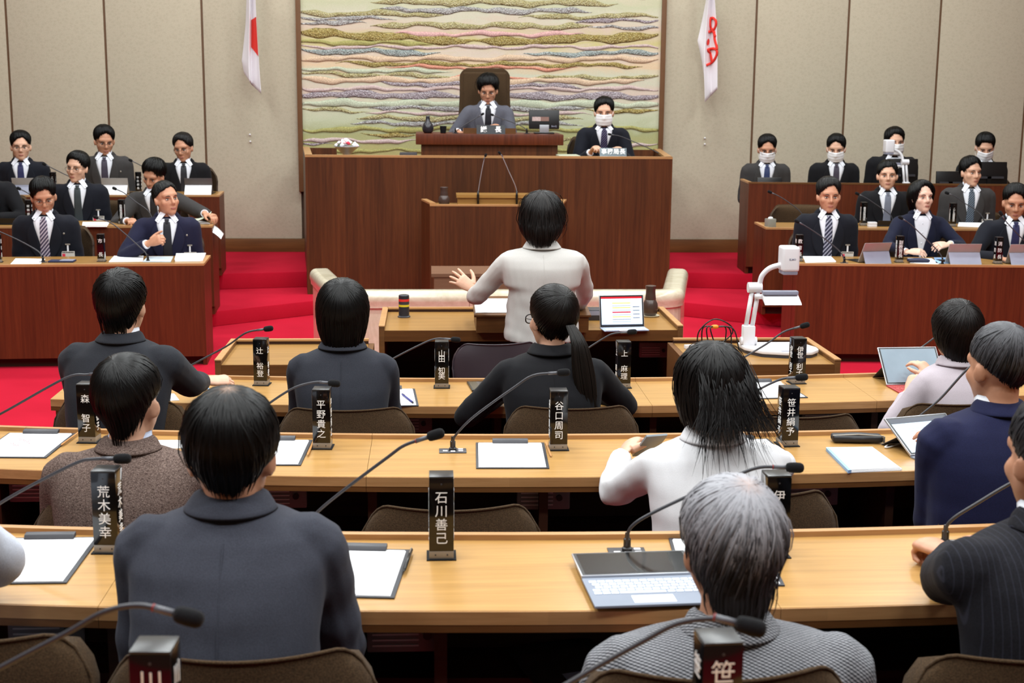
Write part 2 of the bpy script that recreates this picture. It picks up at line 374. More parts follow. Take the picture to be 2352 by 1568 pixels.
BANDS += [(_up[k % 8], 689+40*(k % 3), 1512-50*(k % 2), -14-19*k, -12-19*k, 14) for k in range(24)]
for bi, (m, u0, u1, v0, v1, th) in enumerate(BANDS):
    n = max(6, int((u1-u0)/6)); mb = MB(); V = []
    ph = bi*0.37
    for i in range(n+1):
        t = i/n; u = u0+(u1-u0)*t; v = v0+(v1-v0)*t
        v += 2.6*math.sin(u/31+v*0.03+ph) + 1.6*math.sin(u/13.7+v*0.06+ph*2) + 0.8*math.sin(u/7.1+ph*3)
        e = min(1, (u-u0)/55 + (0.35 if u0 <= 690 else 0.05), (u1-u)/55 + (0.35 if u1 >= 1510 else 0.05)); h = 1.18*th*(0.78+0.22*math.sin(u/23+ph*2.3))*max(0.1, e)
        for k, (dz, dy) in enumerate(((-0.5, 0.0), (-0.36, 0.72), (0, 1.0), (0.36, 0.72), (0.5, 0.0))):
            p = ony(u, v-dz*h, TY-0.001); V.append((min(1.868, max(-1.868, p[0])), -0.001-dy*0.0013*min(h, 9), p[2]-0.94))
    F = [(i*5+k, (i+1)*5+k, (i+1)*5+k+1, i*5+k+1) for i in range(n) for k in range(4)] + [(i*5, i*5+4, (i+1)*5+4, (i+1)*5) for i in range(n)] + [(0, 1, 2, 3, 4), tuple(n*5+k for k in (4, 3, 2, 1, 0))]
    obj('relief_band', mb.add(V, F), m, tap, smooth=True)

# ------------------------------------------------------------------ dais
dais = thing('dais', (0, 12.55, 0), 0, 'tall dark walnut dais front with splayed side wings under the chairman', 'dais')
DT, DB_ = 1.40, 0.0
def wallseg(p, q, th, z0, z1):             # upright board from p to q, thickness to the left of the direction
    p = np.array(p); q = np.array(q); d = (q-p)/np.linalg.norm(q-p); n = np.array([-d[1], d[0]])*th
    return MB().prism([p, q, q+n, p+n], z0, z1)
DX = 1.672
obj('front_panel', B(-DX, DX, 0, 0.06, 0, DT-0.02), W_DAIS, dais)
obj('front_cap', B(-DX, DX, -0.004, 0.064, DT-0.02, DT), W_LIP, dais)
for s in (-1, 1):
    a, b = (s*DX, 0.0), (s*1.845, 1.72)
    p, q = (a, b) if s > 0 else (b, a)
    obj('side_wing', wallseg(p, q, 0.06, T1*0, DT-0.02), W_DAIS, dais); obj('wing_cap', wallseg(p, q, 0.066, DT-0.02, DT), W_LIP, dais)
    x0, x1 = sorted((s*1.8, s*1.50)); obj('rear_return', B(x0, x1, 1.66, 1.72, T2, DT-0.01), W_DAIS, dais)
obj('platform', MB().prism([(-1.65, 0.06), (1.65, 0.06), (1.78, 1.7), (-1.78, 1.7)], 0, 0.68), CARPET, dais)
obj('inner_ledge', B(-1.62, 1.62, 0.06, 0.5, 1.30, 1.335), W_TOP2, dais)
cdk = thing('chairman_desk', (0.015, 13.0, 0.68), 0, 'raised walnut desk with thick overhanging top at centre of dais', 'desk')
obj('desk_body', B(-0.645, 0.645, 0.05, 0.30, 0, 0.80), W_DAIS, cdk)
obj('desk_top', B(-0.695, 0.695, 0, 0.62, 0.80, 0.90), W_RED, cdk, bevel=0.006)
# lectern in front of the dais
lec = thing('lectern', (0.02, 11.75, T1*0), 0, 'walnut lectern with flared light-edged sides below the chairman', 'lectern')
LT = 1.025
obj('front_panel', B(-0.57, 0.57, 0, 0.05, 0.0, LT-0.015), W_PIT if False else W_DAIS, lec)
obj('front_rim', B(-0.57, 0.57, -0.003, 0.05, LT-0.015, LT), W_LIP, lec)
for s in (-1, 1):
    a, b = (s*0.57, 0.0), (s*0.645, 0.42); p, q = (a, b) if s > 0 else (b, a)
    obj('side_panel', wallseg(p, q, 0.045, 0, LT+0.0), W_DAIS, lec); obj('side_rim', wallseg(p, q, 0.05, LT, LT+0.015), W_LIP, lec)
obj('lectern_top', MB().prism([(-0.54, 0.05), (0.54, 0.05), (0.6, 0.41), (-0.6, 0.41)], LT-0.06, LT-0.02), W_TOP2, lec)
obj('reading_stand', MB().box(-0.33, 0.34, 0.12, 0.34, LT-0.02, LT+0.05).box(-0.34, 0.35, 0.1, 0.36, LT+0.05, LT+0.075), W_TOP2, lec)

# low desk inside the marble pit
pit = thing('recorder_desk', (-0.1, 10.15, 0), 0, 'low pale walnut desk standing inside the marble balustrade', 'desk')
obj('front_panel', B(-0.42, 0.62, 0, 0.03, 0, 0.62), W_PIT, pit); obj('desk_top', B(-0.44, 0.64, -0.01, 0.45, 0.62, 0.645), W_PIT, pit)
obj('side_panel', B(-0.42, -0.39, 0.03, 0.44, 0, 0.62), W_PIT, pit); obj('side_panel', B(0.59, 0.62, 0.03, 0.44, 0, 0.62), W_PIT, pit)

# ------------------------------------------------------------------ marble balustrade
mar = thing('marble_balustrade', (0, 9.4, 0), 0, 'low cream marble balustrade with rounded coping around the front of the lectern', 'balustrade')
def fillet(pts, r, n=6):
    out = [np.array(pts[0], float)]
    for a, b, c in zip(pts[:-2], pts[1:-1], pts[2:]):
        a, b, c = map(lambda p: np.array(p, float), (a, b, c)); d1 = (a-b)/np.linalg.norm(a-b); d2 = (c-b)/np.linalg.norm(c-b)
        p, q = b+d1*r, b+d2*r
        for k in range(n+1): t = k/n; out.append((1-t)**2*p+2*t*(1-t)*b+t*t*q)
    out.append(np.array(pts[-1], float)); return out
def sweep(path, sec):                      # closed section (offset, z) swept along a plan path
    P = [np.array(p) for p in path]; m = len(P); n = len(sec); v = []
    for i in range(m):
        d1 = P[i]-P[max(i-1, 0)]; d2 = P[min(i+1, m-1)]-P[i]
        t = d1/(np.linalg.norm(d1)+1e-9)+d2/(np.linalg.norm(d2)+1e-9); t /= np.linalg.norm(t); nn = np.array([t[1], -t[0]])
        v += [(P[i][0]+nn[0]*o, P[i][1]+nn[1]*o, z) for o, z in sec]
    f = [(i*n+k, i*n+(k+1) % n, (i+1)*n+(k+1) % n, (i+1)*n+k) for i in range(m-1) for k in range(n)] + [tuple(range(n)), tuple(range((m-1)*n, m*n))]
    return MB().add(v, f)
mp = fillet([(-1.405, 1.24), (-1.16, 0.075), (1.16, 0.075), (1.405, 1.24)], 0.13)
obj('panel_wall', sweep(mp, [(-0.055, 0), (0.055, 0), (0.055, 0.5), (-0.055, 0.5)]), MARBLE, mar)
cap = [(-0.085, 0.503), (0.07, 0.503)] + [(0.03+0.05*math.cos(a), 0.56+0.06*math.sin(a)) for a in np.linspace(-0.6, PI/2, 7)] + [(-0.045+0.04*math.cos(a), 0.58+0.04*math.sin(a)) for a in np.linspace(PI/2, PI, 5)]
def sub(path, lo, hi):
    L = np.concatenate([[0], np.cumsum([np.linalg.norm(b-a) for a, b in zip(path[:-1], path[1:])])]); T = L[-1]
    pt = lambda s: np.array([np.interp(s, L, [p[k] for p in path]) for k in (0, 1)])
    return [pt(lo*T)] + [p for p, l in zip(path, L) if lo*T+0.01 < l < hi*T-0.01] + [pt(hi*T)]
cuts = [0, 0.17, 0.44, 0.60, 0.83, 1.0]
for a, b in zip(cuts[:-1], cuts[1:]): obj('coping_block', sweep(sub(mp, a+0.0003, b-0.0003), cap), MARBLE, mar, smooth=True, auto=40)

# ------------------------------------------------------------------ questioner's podium and side tables
def rim_table(name, label, x0, x1, y0, y1, z, sides, back=True, h=0.035, ap=0.06, base=0.0):
    t = thing(name, ((x0+x1)/2, y0, base), 0, label, 'desk'); a, b, d = x0-(x0+x1)/2, x1-(x0+x1)/2, y1-y0; z -= base
    obj('table_top', B(a+0.03, b-0.03, 0.0, d-0.025, z-0.05, z-0.02), W_TOP2, t)
    obj('front_apron', B(a+0.03, b-0.03, -0.004, 0.02, z-0.02-ap, z-0.021), W_EDGE, t)
    for s, x in ((-1, a), (1, b)):
        u, v = sorted((x, x-s*0.03)); up = z if s in sides else z-0.02
        obj('side_panel', B(u, v, -0.006, d, 0, up), W_EDGE, t, bevel=0.003)
        if s in sides: obj('side_rim', B(u-0.001, v+0.001, -0.008, d, up, up+0.006), W_LIP, t)
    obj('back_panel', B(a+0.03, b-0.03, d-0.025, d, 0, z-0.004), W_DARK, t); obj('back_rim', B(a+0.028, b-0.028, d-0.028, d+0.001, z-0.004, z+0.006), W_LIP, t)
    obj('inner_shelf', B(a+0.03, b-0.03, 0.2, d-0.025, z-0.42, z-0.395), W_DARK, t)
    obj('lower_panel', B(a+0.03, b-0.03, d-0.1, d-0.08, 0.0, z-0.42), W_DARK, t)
    return t
def speaker_unit(parent, x, y, z):
    g = obj('desk_speaker', B(x-0.085, x+0.085, y, y+0.03, z-0.085, z), plain('speaker_grey', '#5c5c60', 0.5), parent, bevel=0.006)
    for k in range(4):
        s = B(x-0.072, x+0.03, y-0.002, y+0.002, z-0.070+k*0.013, z-0.066+k*0.013); obj('grille_slot', s, plain('slot_light', '#a3a3a8', 0.5), g)
    m = MB().tube([(x+0.05, y-0.006, z-0.045), (x+0.05, y, z-0.045)], 0.010, 12); obj('volume_knob', m, BLK, g)
    return g
pod = rim_table('podium_desk', 'oak desk with raised rim that the standing speaker faces', -0.826, 0.826, 7.30, 7.945, 0.74, (-1, 1))
speaker_unit(pod, 0.70, 0.16, 0.62)
lt_ = rim_table('side_table', 'empty low oak table with rim left of the podium desk', -1.575, -0.84, 6.48, 7.035, 0.72, (-1,))
rt_ = rim_table('side_table', 'low oak table carrying the white document camera', 0.70, 1.452, 6.47, 7.06, 0.715, (1,))
# ------------------------------------------------------------------ curved member rows
KX = 0.041
def yrow(r, x, d=0.0): return ROWF[r]+KX*x*x+d
def nrow(x): return math.atan2(2*KX*x, 1.0)             # rotation of the row at x
DEPTH = 0.485
ROWSPAN = {1: (-2.1, 2.1), 2: (-2.9, 2.6), 3: (-2.7, 2.5), 4: (-2.3, 2.1)}
ROWNAME = {1: 'first curved oak desk row, nearest the podium', 2: 'second curved oak desk row, behind the white-jacketed woman and tweed man', 3: 'third curved oak desk row, where the grey-haired man sits', 4: 'rearmost curved oak desk row, nearest the camera'}
ROWNAME[2] = 'second curved oak desk row, where the woman in white sits'
SPK = {1: [945, 1900], 2: [1250, 60, 640, 1880], 3: [930, 90], 4: []}
def arcbox(r, x0, x1, d0, d1, z0, z1, oy, n=8):
    mb = MB(); V = []
    for i in range(n+1):
        x = x0+(x1-x0)*i/n
        V += [(x, yrow(r, x, d0)-oy, z0), (x, yrow(r, x, d1)-oy, z0), (x, yrow(r, x, d1)-oy, z1), (x, yrow(r, x, d0)-oy, z1)]
    F = [(i*4+k, i*4+(k+1) % 4, (i+1)*4+(k+1) % 4, (i+1)*4+k) for i in range(n) for k in range(4)] + [(0, 1, 2, 3), (n*4+3, n*4+2, n*4+1, n*4)]
    return mb.add(V, F)
JOINTS = {1: [-0.9, 0.35, 1.3], 2: [-1.95, -0.75, 0.36, 1.5], 3: [-1.26, 0.2, 1.45], 4: [-0.9, 0.4]}
for r in (1, 2, 3, 4):
    z = ROWZ[r]; fl = FLR[r]; oy = ROWF[r]; x0, x1 = ROWSPAN[r]
    t = thing('curved_desk', (0, oy, fl), 0, ROWNAME[r], 'desk'); z -= fl
    cuts = [x0]+JOINTS[r]+[x1]
    for a, b in zip(cuts[:-1], cuts[1:]):
        obj('table_top', arcbox(r, a+0.0006, b-0.0006, 0, DEPTH-0.022, z-0.03, z, oy), W_TOP, t)
        obj('front_edge', arcbox(r, a+0.0006, b-0.0006, -0.003, 0.03, z-0.048, z-0.0305, oy), W_EDGE, t)
        obj('front_edge', arcbox(r, a+0.0006, b-0.0006, -0.004, -0.0001, z-0.0305, z-0.001, oy), W_LIP, t)
        obj('back_lip', arcbox(r, a+0.0006, b-0.0006, DEPTH-0.022, DEPTH, z-0.03, z+0.014, oy), W_LIP, t)
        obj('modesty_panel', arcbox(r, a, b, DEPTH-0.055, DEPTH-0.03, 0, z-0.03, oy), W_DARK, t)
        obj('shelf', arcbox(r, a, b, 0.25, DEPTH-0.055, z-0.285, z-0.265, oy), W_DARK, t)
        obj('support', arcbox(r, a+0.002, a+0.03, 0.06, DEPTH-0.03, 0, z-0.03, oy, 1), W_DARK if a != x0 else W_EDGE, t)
        mid = (a+b)/2; obj('support', arcbox(r, mid-0.014, mid+0.014, 0.06, DEPTH-0.03, 0, z-0.03, oy, 1), W_DARK, t)
    obj('support', arcbox(r, x1-0.03, x1, 0.03, DEPTH-0.03, 0, z-0.03, oy, 1), W_EDGE, t)
    for u in SPK[r]:
        p = onz(u, {1: 975, 2: 1150, 3: 1470, 4: 1500}[r], ROWZ[r]-0.1); speaker_unit(t, p[0], yrow(r, p[0], 0.10)-oy, z-0.052)

# ------------------------------------------------------------------ side benches
def bench(label, side, e0, slope, length, z, fl, depth=0.5, hood=0.0):
    """e0: inner front corner; the bench runs outwards; slope: how much nearer the camera per metre"""
    ang = math.atan(slope)*(1 if side < 0 else -1)
    t = thing('bench_desk', (e0[0], e0[1], fl), ang, label, 'desk'); z -= fl
    x0, x1 = (-length, 0) if side < 0 else (0, length)
    toe = 0.07
    obj('toe_kick', B(x0, x1-0.0 if side > 0 else x1, 0.07, 0.1, 0, toe), W_DARK, t)
    obj('front_panel', B(x0, x1, 0, 0.03, toe, z-0.012+hood), W_RED, t); obj('front_cap', B(x0, x1, -0.002, 0.034, z-0.012+hood, z+0.004+hood), W_EDGE if hood else W_LIP, t)
    e = (x1-0.03, x1) if side < 0 else (x0, x0+0.03)
    obj('end_panel', B(e[0], e[1], 0.03, depth, 0, z-0.012+hood), W_RED, t); obj('end_cap', B(e[0]-0.002, e[1]+0.002, 0.034, depth, z-0.012+hood, z+0.004+hood), W_LIP, t)
    obj('bench_top', B(*((x0, e[0]) if side < 0 else (e[1], x1)), 0.034, depth, z-0.03, z), W_TOP2, t)
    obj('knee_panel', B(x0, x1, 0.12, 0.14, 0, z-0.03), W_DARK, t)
    return t
bench('front left mahogany bench desk, nearest the podium', -1, (-2.175, 9.92), 0.06, 3.0, 0.745, 0.0)
bench('middle left mahogany bench desk, one step up', -1, (-2.34, 11.40), 0.06, 2.8, 0.87, T1)
bench('rear left mahogany bench desk below the wall panels', -1, (-2.47, 12.70), 0.06, 2.8, 1.02, T2)
bench('front right mahogany bench desk behind the document camera', 1, (2.165, 9.95), 0.06, 3.0, 0.745, 0.0)
bench('middle right mahogany bench desk, one step up', 1, (2.27, 11.36), 0.04, 3.0, 0.87, T1)
bench('rear right tall mahogany bench desk of the four masked men', 1, (2.46, 12.85), 0.06, 3.2, 1.02, T2, hood=0.13)

# ------------------------------------------------------------------ chairs
def seat_chair(label, x, y, rz, top, floor, w=0.53, backh=0.40, mat=CHAIRF, group=None):
    """swivel chair; local +y is the way the sitter faces; y is the back of the backrest"""
    t = thing('swivel_chair', (x, y, floor), rz, label, 'chair', group); top = top-floor
    def back(u, v):                        # outer surface of the back, wraps forward at the ends
        a = (u-0.5)*2; xx = a*w/2; zz = top-backh+backh*v
        ex = 1-max(0, (v-0.72)/0.28)**2.4*0.16; xx *= ex*(0.93+0.07*v)
        yy = 0.085*a*a - 0.05*(1-v); zz -= 0.035*max(0, (abs(a)-0.78)/0.22)**2.2*(v > 0.7)
        return (xx, yy, zz)
    NU, NV = 21, 12; outer = [back(i/(NU-1), j/(NV-1)) for j in range(NV) for i in range(NU)]
    mb = MB(); th = 0.055; V = []
    for (px, py, pz) in outer: V.append((px, py, pz))
    for (px, py, pz) in outer: V.append((px*0.97, py+th*(0.55+0.45*min(1, (top-pz)/0.05)), pz-(0.012 if pz > top-0.03 else 0)))
    k = NU*NV; F = []
    for j in range(NV-1):
        for i in range(NU-1):
            q = (j*NU+i, j*NU+i+1, (j+1)*NU+i+1, (j+1)*NU+i); F += [q, tuple(k+c for c in q[::-1])]
    rim = [i for i in range(NU)] + [j*NU+NU-1 for j in range(1, NV)] + [(NV-1)*NU+i for i in range(NU-2, -1, -1)] + [j*NU for j in range(NV-2, 0, -1)]
    F += [(rim[i], rim[i]+k, rim[(i+1) % len(rim)]+k, rim[(i+1) % len(rim)]) for i in range(len(rim))]
    b = obj('backrest', mb.add(V, F), mat, t, smooth=True, auto=70)
    path = [back(i/30, 1.0) for i in range(31)]; path = [back(0, j/8) for j in range(2, 8)] + path + [back(1, j/8) for j in range(7, 1, -1)]
    obj('piping', MB().tube([(p[0], p[1]-0.001, p[2]) for p in path], 0.004, 6), mat, b, smooth=True)
    sz = 0.43
    obj('seat', B(-w*0.47, w*0.47, 0.05, 0.50, sz-0.08, sz), mat, t, bevel=0.03, seg=3)
    obj('back_strut', MB().tube(smooth_path([(0, 0.25, sz-0.09), (0, 0.02, sz-0.08), (0, -0.02, sz+0.05), (0, -0.02, top-backh+0.1)], 4), 0.022, 8), BLKM, t, smooth=True)
    obj('pedestal', MB().lathe([(0.16, 0), (0.16, 0.012), (0.05, 0.03), (0.03, 0.05), (0.03, sz-0.08)], 20, (0, 0.26, 0)), BLKM, t, smooth=True, auto=40)
    return t
# ------------------------------------------------------------------ people
def rot3(yaw=0, pitch=0, roll=0):          # pitch > 0 looks down, yaw > 0 turns to the person's left (+z)
    a, b, c = (math.radians(v) for v in (yaw, pitch, roll))
    Rz = np.array([[math.cos(a), -math.sin(a), 0], [math.sin(a), math.cos(a), 0], [0, 0, 1]])
    Rx = np.array([[1, 0, 0], [0, math.cos(b), math.sin(b)], [0, -math.sin(b), math.cos(b)]])
    Ry = np.array([[math.cos(c), 0, math.sin(c)], [0, 1, 0], [-math.sin(c), 0, math.cos(c)]])
    return Rz @ Rx @ Ry
def remesh(mb, voxel, iters=4):
    me = bpy.data.meshes.new('tmp'); me.from_pydata([tuple(map(float, p)) for p in mb.v], [], mb.f); me.update()
    bm = bmesh.new(); bm.from_mesh(me); bmesh.ops.recalc_face_normals(bm, faces=bm.faces); bm.to_mesh(me); bm.free()
    o = bpy.data.objects.new('tmp', me); TMP.collection.objects.link(o)
    m = o.modifiers.new('r', 'REMESH'); m.mode = 'VOXEL'; m.voxel_size = voxel
    if iters: s = o.modifiers.new('s', 'SMOOTH'); s.iterations = iters; s.factor = 0.5
    dg = tmp_dg(); ev = o.evaluated_get(dg); em = ev.to_mesh()
    n = len(em.vertices); V = np.empty(n*3); em.vertices.foreach_get('co', V); V = V.reshape(-1, 3).copy()
    Nn = np.empty(n*3); em.vertices.foreach_get('normal', Nn); Nn = Nn.reshape(-1, 3).copy()
    k = len(em.loops); li = np.empty(k, int); em.loops.foreach_get('vertex_index', li)
    Fc = [tuple(q) for q in li.reshape(-1, 4).tolist()] if k == 4*len(em.polygons) else [tuple(p.vertices) for p in em.polygons]
    ev.to_mesh_clear(); bpy.data.objects.remove(o); bpy.data.meshes.remove(me)
    return V, Fc, Nn
_wr = np.random.default_rng(3); _WD = _wr.normal(0, 1, (10, 3)); _WD /= np.linalg.norm(_WD, axis=1)[:, None]; _WD[:, 2] *= 2.2
def folds(V, f, seed):                      # smooth pseudo-noise for cloth folds
    out = np.zeros(len(V))
    for i, d in enumerate(_WD): out += np.sin((V @ d)*f*(0.7+0.09*i)+seed*1.7+i*2.1+1.5*np.sin((V @ _WD[(i+3) % 10])*f*0.4+i))
    return out/5.0
def sell(w, d, th, n=2.4):
    c, s = math.cos(th), math.sin(th)
    return w*math.copysign(abs(c)**(2/n), c), d*math.copysign(abs(s)**(2/n), s)
SKIN = {}
def skin(name, c):
    if name not in SKIN:
        t = NT('skin_'+name); f = t.noise(t.coord(), 30, 3); base = np.array(lin(c)[:3])
        SKIN[name] = t.done(t.ramp(f, [(0.3, tuple(base*[0.93, 0.88, 0.86])+(1,)), (0.7, tuple(np.minimum(base*1.05, 1))+(1,))]), 0.5, 0.4)
        t.b.inputs['Subsurface Weight'].default_value = 0.0
    return SKIN[name]
SK_A, SK_B, SK_C = skin('tan', '#c08d70'), skin('light', '#d2a68c'), skin('pale', '#dcb7a2')
LIPS = plain('lip', '#a8695c', 0.55); EYEW = plain('eye_white', '#d8d2cc', 0.3); IRIS = plain('iris_dark', '#120c0a', 0.2)
def hairmat(name, rough=0.38):
    t = NT('hair_'+name); a = t.n('ShaderNodeVertexColor'); a.layer_name = 'hair'
    m = t.done(a.outputs['Color'], 0.40, 0.22); return m
HAIRM = hairmat('strands')
SHIRT = cloth('white_shirt', '#dfe2ea', None, 300, 0.85, 0.1, 0.03); SHIRTB = cloth('pale_blue_shirt', '#b9c2d6', None, 300, 0.85, 0.1, 0.04)
SKC = np.array([0, -0.012, 0.03]); SKR = np.array([0.077, 0.094, 0.090])

class Hair:
    """hair as a sheet of meridians from the whorl; azimuth 0 = towards the face"""
    def __init__(s, style):
        s.st = dict(front=86, side=100, back=112, fdrop=0.0, sdrop=0.02, bdrop=0.03, thick=0.016, sidethick=0.007, crown=(0, -0.5, 0.866), faceang=48, flare=0.0, taper=0.35, top=0.004, messy=1.0, inward=0.018, whorl=None, edge=6, curl=0.01, wavy=1.6, seed=0.0); s.st.update(style)
        c = np.array(s.st['crown'], float); c /= np.linalg.norm(c); s.c = c
        f = np.array([0, 1.0, 0]); f -= c*f.dot(c); f /= np.linalg.norm(f); s.f = f; s.sd = np.cross(f, c)
    def lim(s, az):
        st = s.st; d = np.degrees(np.abs((az+PI) % (2*PI)-PI)); fa = st['faceang']
        k1 = np.clip(d/fa, 0, 1); k3 = np.clip((d-105)/75, 0, 1); k3 = k3*k3*(3-2*k3); k2 = np.clip((d-fa)/(105-fa), 0, 1)
        L = np.where(d < fa, st['front']+(st['side']-st['front'])*k1**3, st['side']+(st['back']-st['side'])*k3)
        D = np.where(d < fa, st['fdrop']*(1-k1**4)+st['sdrop']*k1**4*0.6, np.where(d < 105, st['sdrop']*np.minimum(1, 0.6+k2*1.6), st['sdrop']+(st['bdrop']-st['sdrop'])*k3))
        L = L+st['wavy']*(np.sin(az*5+st['seed'])+0.6*np.sin(az*11+st['seed']*2.3)+1.2*np.sin(az+st['seed']))
        return np.radians(L), D
    def paths(s, az, lift, over, n):        # -> (len(az), n, 3)
        st = s.st; az = np.asarray(az, float); L, D = s.lim(az); D = np.maximum(0.0, D+over); m = len(az)
        n1 = int(n*0.62) if max(st['bdrop'], st['sdrop']) > 0.06 else int(n*0.8); n2 = n-n1
        al = L[:, None]*np.linspace(0, 1, n1)[None]; hz = (s.f[None]*np.cos(az)[:, None]+s.sd[None]*np.sin(az)[:, None])
        d = s.c*np.cos(al)[..., None]+hz[:, None]*np.sin(al)[..., None]
        kz = np.clip((d[..., 2]+0.15)/0.8, 0, 1)**1.2; th = st['sidethick']+(st['thick']-st['sidethick'])*kz
        ed = np.linspace(0, 1, n1)[None]**st['edge']; short = (D < 0.06)[:, None]
        th = th*np.where(short, 1-st['taper']*ed, 1.0)+st['top']*np.maximum(0, d[..., 2])+np.asarray(lift).reshape(-1, 1)
        A = SKC+d*SKR+d*th[..., None]
        p = A[:, -1]; r = p-SKC; r[:, 2] = 0; r /= np.linalg.norm(r, axis=1)[:, None]+1e-9
        k = (np.arange(1, n2+1)/n2)[None]
        off = st['flare']*np.sin(k*PI*0.75) - np.where(short, st['inward']*k*np.minimum(1, D[:, None]/0.02), st['curl']*k*k)
        Bp = p[:, None]+np.array([0, 0, -1.0])*(D[:, None]*k)[..., None]+r[:, None]*off[..., None]
        return np.concatenate([A, Bp], 1)
def build_hair(root, head_T, style, color, nstrand, seed, color2=None, res=40):
    h = Hair(dict(style, seed=float(seed % 7))); rg = np.random.default_rng(seed); NA, NP = res, 14; c1 = np.array(lin(color)[:3]); c2 = np.array(lin(color2)[:3]) if color2 else c1; my = h.st['messy']
    def hcol(P_, r):                        # P_ (...,3), r broadcastable
        if color2:
            w_ = np.clip(0.28+0.9*(P_[..., 2]-0.02)/0.1+1.1*(r-0.5), 0, 1)[..., None]; c = c1*(1-w_)+c2*w_
        else: c = c1*(0.45+1.1*r*r)[..., None]
        if h.st['whorl']:
            rad, wc = h.st['whorl']; dd = np.linalg.norm((P_-SKC)/np.linalg.norm(P_-SKC, axis=-1)[..., None]-h.c, axis=-1); w_ = (np.clip(1.3-dd/rad, 0, 1)*(0.35+0.65*r))[..., None]; c = c*(1-w_)+np.array(lin(wc)[:3])*w_
        return c
    az = 2*PI*np.arange(NA)/NA; wob = 0.0025*my*(np.sin(az*9+seed)+0.6*np.sin(az*17+seed*2))
    O = h.paths(az, -0.003, 0.0, NP); rd = O-SKC; rd /= np.linalg.norm(rd, axis=2)[..., None]; O = O+rd*(wob[:, None]*(np.arange(NP)/NP)[None])[..., None]
    I = h.paths(az, -0.013, 0.0, NP); k0 = NA*NP
    V = [O.reshape(-1, 3), I.reshape(-1, 3)]; C = [hcol(O, 0.3+0.15*np.sin(az*13)[:, None]+0*O[..., 0]).reshape(-1, 3), np.tile(c1*0.5, (k0, 1))]
    F = []
    for k in range(NA):
        k2 = (k+1) % NA
        for i in range(NP-1):
            F.append((k*NP+i, k2*NP+i, k2*NP+i+1, k*NP+i+1)); F.append((k0+k*NP+i, k0+k*NP+i+1, k0+k2*NP+i+1, k0+k2*NP+i))
        F.append((k*NP+NP-1, k2*NP+NP-1, k0+k2*NP+NP-1, k0+k*NP+NP-1))
    # strands: thin ridged ribbons lying on and just above the cap
    NS, N, M_ = 7, nstrand, 22
    a_ = rg.uniform(0, 2*PI, N); P_ = h.paths(a_, rg.uniform(-0.001, 0.0035, N)*my, np.clip(rg.normal(-0.001, 0.004, N), -0.01, 0.006)*my, M_)
    st_ = np.where(rg.random(N) < 0.75, rg.integers(0, 9, N), 0); en = np.where(rg.random(N) < 0.6, np.minimum(M_-1, st_+rg.integers(8, 16, N)), M_-1)
    idx = st_[:, None]+(en-st_)[:, None]*np.linspace(0, 1, NS)[None]; i0 = np.minimum(idx.astype(int), M_-2); fr = (idx-i0)[..., None]; ar = np.arange(N)[:, None]
    Q = P_[ar, i0]*(1-fr)+P_[ar, i0+1]*fr
    side = np.cross(Q[:, -1]-Q[:, 0], Q[:, NS//2]-SKC); side /= np.linalg.norm(side, axis=1)[:, None]+1e-9
    Q = Q+side[:, None]*(rg.normal(0, 0.008, N)[:, None]*my*np.sin(np.linspace(0, 2.2, NS))[None])[..., None]
    ww = (rg.uniform(0.0014, 0.0032, N)[:, None]*np.sin(PI*(0.12+0.86*np.linspace(0, 1, NS)))[None]**0.5)[..., None]; nr = Q-SKC; nr /= np.linalg.norm(nr, axis=2)[..., None]
    T = np.stack([Q-side[:, None]*ww, Q+nr*ww*0.7, Q+side[:, None]*ww], 2); r_ = rg.random(N)
    cc = hcol(Q, r_[:, None]+0*Q[..., 0]); V.append(T.reshape(-1, 3)); C.append(np.repeat(cc[:, :, None], 3, 2).reshape(-1, 3))
    base = 2*k0+np.arange(N)[:, None]*NS*3+np.arange(NS-1)[None]*3; q = base.reshape(-1)
    F += [tuple(f) for f in np.concatenate([np.stack([q, q+3, q+4, q+1], 1), np.stack([q+1, q+4, q+5, q+2], 1)]).tolist()]
    V = np.concatenate(V); C = np.concatenate(C)
    extra = h.st.get('extra')
    if extra:
        ev, ef, ec = [], [], []; extra(ev, ef, ec, rg, c1); k = len(V); V = np.concatenate([V, np.array(ev)]); C = np.concatenate([C, np.array(ec)]); F += [tuple(i+k for i in f) for f in ef]
    A = V @ head_T[0].T + head_T[1]
    me = bpy.data.meshes.new('hair'); me.from_pydata(A.tolist(), [], F); me.materials.append(HAIRM)
    me.polygons.foreach_set('use_smooth', [True]*len(me.polygons))
    at = me.color_attributes.new('hair', 'FLOAT_COLOR', 'POINT'); at.data.foreach_set('color', np.hstack([C, np.ones((len(C), 1))]).ravel())
    o = bpy.data.objects.new('hair', me); COL.objects.link(o); o.parent = root
    return o, h
